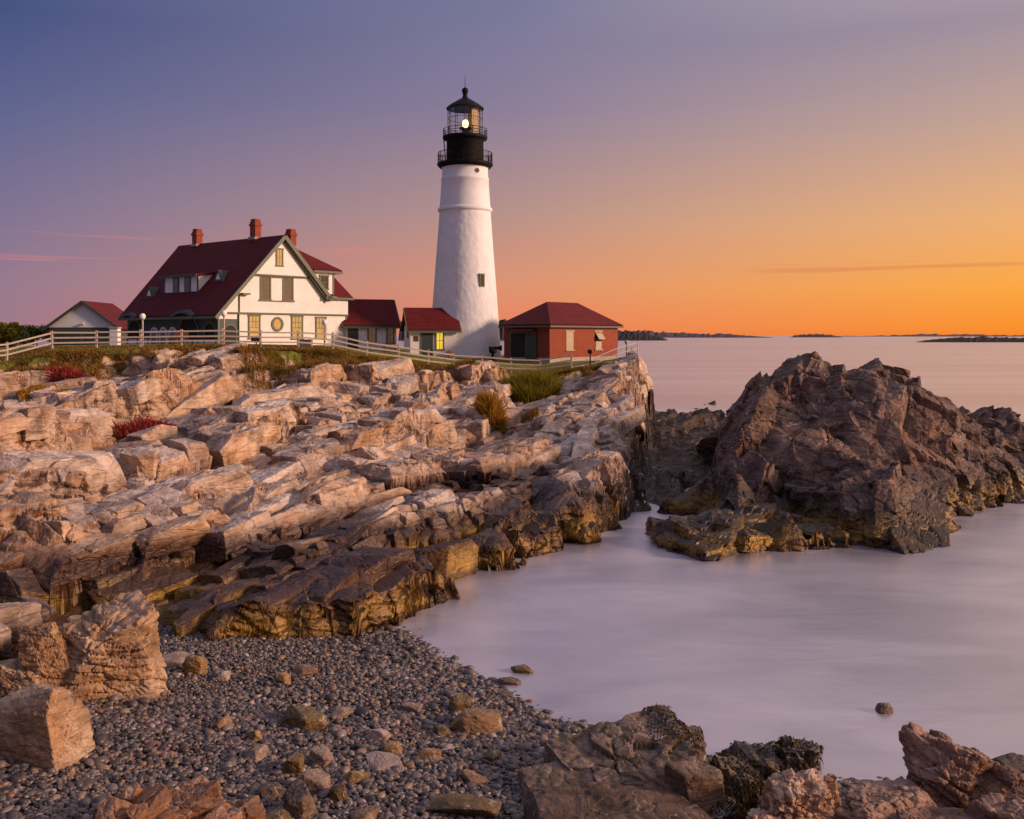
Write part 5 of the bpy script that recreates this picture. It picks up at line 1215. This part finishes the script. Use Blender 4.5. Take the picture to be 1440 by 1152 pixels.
chair(3.4, 'orange garden chair outside the porch, nearer the white gable'); chair(4.6, 'orange garden chair outside the porch, farther from the white gable')

# ------------------------------------------------------------------ grass, bushes, trees
def tuft(name, label, cat, px, py, Y, wp, hp, n, mat, seed, depth=.7, wid=.035, lean=.25, group=None, zbase=None, up=0.):
    """a clump of blades rooted on the rock"""
    r = np.random.RandomState(seed); x0 = (px-720)/FPX*Y; w_ = wp*Y/FPX/2; h = hp*Y/FPX
    a = r.rand(n)*2*math.pi; q_ = np.sqrt(r.rand(n)); bx_ = np.cos(a)*q_*w_*.8; by_ = np.sin(a)*q_*w_*depth*.8
    z = coast(x0+bx_, Y+by_)[0]-.05 if zbase is None else np.full(n, zbase)
    z = z+up; z0 = float(np.median(z)); lump = .25+1.1*fbm(bx_*1.7+seed, by_*1.7, seed, 3)
    dirs = np.stack([bx_/w_*lean*1.6+r.normal(0, lean, n), by_/w_*lean+r.normal(0, lean, n), np.ones(n)], -1); dirs /= np.linalg.norm(dirs, axis=1, keepdims=True)
    o = link(name, blade_mesh(name, np.stack([bx_, by_, np.clip(z-z0, -.5, .5)], -1), dirs, h*lump*r.uniform(.5, 1.25, n)*(1-.45*q_), wid, r, .18), M[mat]); o.location = (x0, Y, z0)
    return tag(o, label, cat, group)
tuft('grass_bush', 'tall green yellow grass bush in front of the rail fence below the brick building', 'bush', 747, 556, 68.5, 84, 62, 8000, 'green', 1)
tuft('grass_bush', 'golden orange grass clump growing up the rocks below the lighthouse', 'bush', 692, 592, 58.5, 40, 50, 4200, 'gold', 2)
tuft('shrub', 'low crimson shrub spreading over the rocks on the left', 'shrub', 195, 578, 49, 112, 34, 7000, 'redleaf', 3, wid=.06, lean=.6, up=.45)
tuft('shrub', 'small dark red shrub in the cleft at the left below the fence', 'shrub', 95, 540, 58, 60, 30, 2200, 'redleaf', 4, wid=.05, lean=.6)
tuft('grass_tuft', 'ginger dry grass patch at the far left on the rock terrace', 'grass', 60, 592, 50, 84, 16, 3000, 'gold', 5, lean=.5, up=.3)
tuft('grass_tuft', 'brown grass at the near side of the crimson shrub', 'grass', 150, 588, 48, 50, 18, 2200, 'dry', 6, lean=.45, up=.35)
tuft('grass_tuft', 'small green grass tuft on the pale slab at the left', 'grass', 26, 580, 51, 38, 12, 1400, 'green', 7, lean=.6, up=.3)
tuft('grass_tuft', 'dark green bush crowning the cliff edge before the white gable', 'bush', 376, 500, 67.8, 56, 20, 3600, 'green', 8, lean=.5)
tuft('grass_tuft', 'small tan tuft on pale rock below the golden clump', 'grass', 745, 606, 57.5, 32, 9, 900, 'dry', 9, lean=.7, up=.25)
tuft('grass_tuft', 'small olive tuft in a crack left of the tan tuft', 'grass', 706, 607, 58, 18, 9, 600, 'green', 10, lean=.7, up=.25)
tuft('grass_tuft', 'dry tuft at the foot of the pale metal fence', 'grass', 832, 533, 75, 30, 13, 900, 'dry', 11, lean=.6)
# dry grass hanging over the cliff edge, and short lawn blades behind it
r = np.random.RandomState(12); n = 150000
pxs = r.uniform(-80, 850, n); u = (pxs-720)/FPX; Yv = np.full(n, 70.); 
le = lawn_edge(u*70, Yv); deep = np.interp(pxs, [-80, 20, 60, 140, 180, 330, 350, 420, 480, 560, 640, 700, 850], [3, 5, 7, 6, 4, 4, 8, 8, 7, 6, 4, 2, .6])
off = np.where(r.rand(n) < .8, .5-deep*r.rand(n)**1.5*1.2, r.uniform(-.5, 5, n)); Yv = le+off; Xv = u*Yv
pt = fbm(Xv*.45, Yv*.45, 61, 4)
extra = np.interp(pxs, [-80, 60, 130, 330, 360, 420, 480, 560, 700, 850], [.5, .9, .7, .4, 1.0, 1.0, .9, .8, .5, .1])
k_ = (pt > .60-.22*extra) | (off > .2); Xv, Yv, off = Xv[k_], Yv[k_], off[k_]; n = len(Xv)
zv = coast(Xv, Yv)[0]
dirs = np.stack([r.normal(0, .45, n), r.normal(-.35, .4, n), np.ones(n)], -1); dirs /= np.linalg.norm(dirs, axis=1, keepdims=True)
o = link('dry_grass', blade_mesh('dry_grass', np.stack([Xv, Yv, zv-.04], -1), dirs, np.where(off > .4, .16, .40+.07*np.clip(-off, 0, 4))*r.uniform(.5, 1.3, n), .04, r, .22), M['dry'])
tag(o, 'brown and olive dry grass fringing the lawn along the cliff edge', 'grass', kind='stuff')
def tree(px, py, Y, wp, hp, label, seed, n=2600, mat='dkgreen', zb=5.5):
    r = np.random.RandomState(seed); x, _, ztop = P(px, py, Y); hh = ztop-zb; w_ = wp*Y/FPX/2; t = thing('tree', label, 'tree', (x, Y, zb), 0, 'trees on the skyline at the left')
    k = MB(); k.tube((0, 0, -.5), (.1, 0, hh*.7), .05*hh, .02*hh, 8)
    for i in range(5): a = i*1.3; k.tube((.05, 0, hh*(.3+.08*i)), (math.cos(a)*w_*.6, math.sin(a)*w_*.6, hh*(.55+.07*i)), .02*hh, .008*hh, 6)
    k.build('trunk', M['bronze'], t)
    cl = r.normal(size=(26, 3))*np.array([w_*.45, w_*.45, hh*.17])+np.array([0, 0, hh*.62]); ci = r.randint(0, 26, n)
    c = cl[ci]+r.normal(size=(n, 3))*np.array([w_*.17, w_*.17, hh*.085]); c[:, 2] = np.clip(c[:, 2], hh*.1, hh)
    d_ = r.normal(size=(n, 3)); d_ /= np.linalg.norm(d_, axis=1, keepdims=True)
    link('crown', blade_mesh('crown', c, d_, np.full(n, .05*hh+.12), .05*hh+.12, r, .1), M[mat], t)
tree(6, 456, 95, 34, 30, 'yellowing green tree at the left frame edge behind the fence', 1, 2600, 'green', 5.8)
tree(28, 459, 230, 34, 30, 'dark tree on the skyline left of the small distant house', 2); tree(52, 457, 240, 36, 30, 'dark tree on the skyline directly behind the small distant house', 3); tree(78, 458, 250, 40, 30, 'dark tree on the skyline just left of the shed', 4)
tree(172, 457, 240, 44, 30, 'dark tree on the skyline in the gap between shed and house', 5); tree(-20, 460, 235, 50, 30, 'dark tree on the skyline reaching out of the left frame edge', 6)
x, y, _ = P(35, 470, 330); t = thing('far_house', 'tiny white gabled house in the distance at the left', 'house', (x, y, 5.0), .3)
k = MB(); k.box(-3, 3, 0, 6, -1, 2.2); k.build('wall', M['concrete'], t); k = MB(); k.slab([(-3.5, -.4, 1.9), (0, -.4, 4.6), (0, 6.4, 4.6), (-3.5, 6.4, 1.9)], .2); k.slab([(3.5, -.4, 1.9), (0, -.4, 4.6), (0, 6.4, 4.6), (3.5, 6.4, 1.9)], .2); k.build('roof', M['concrete'], t)
k = MB(); k.prism([(-3, 2.2), (3, 2.2), (0, 4.4)], 'y', -.02, .1); k.build('gable', M['concrete'], t)
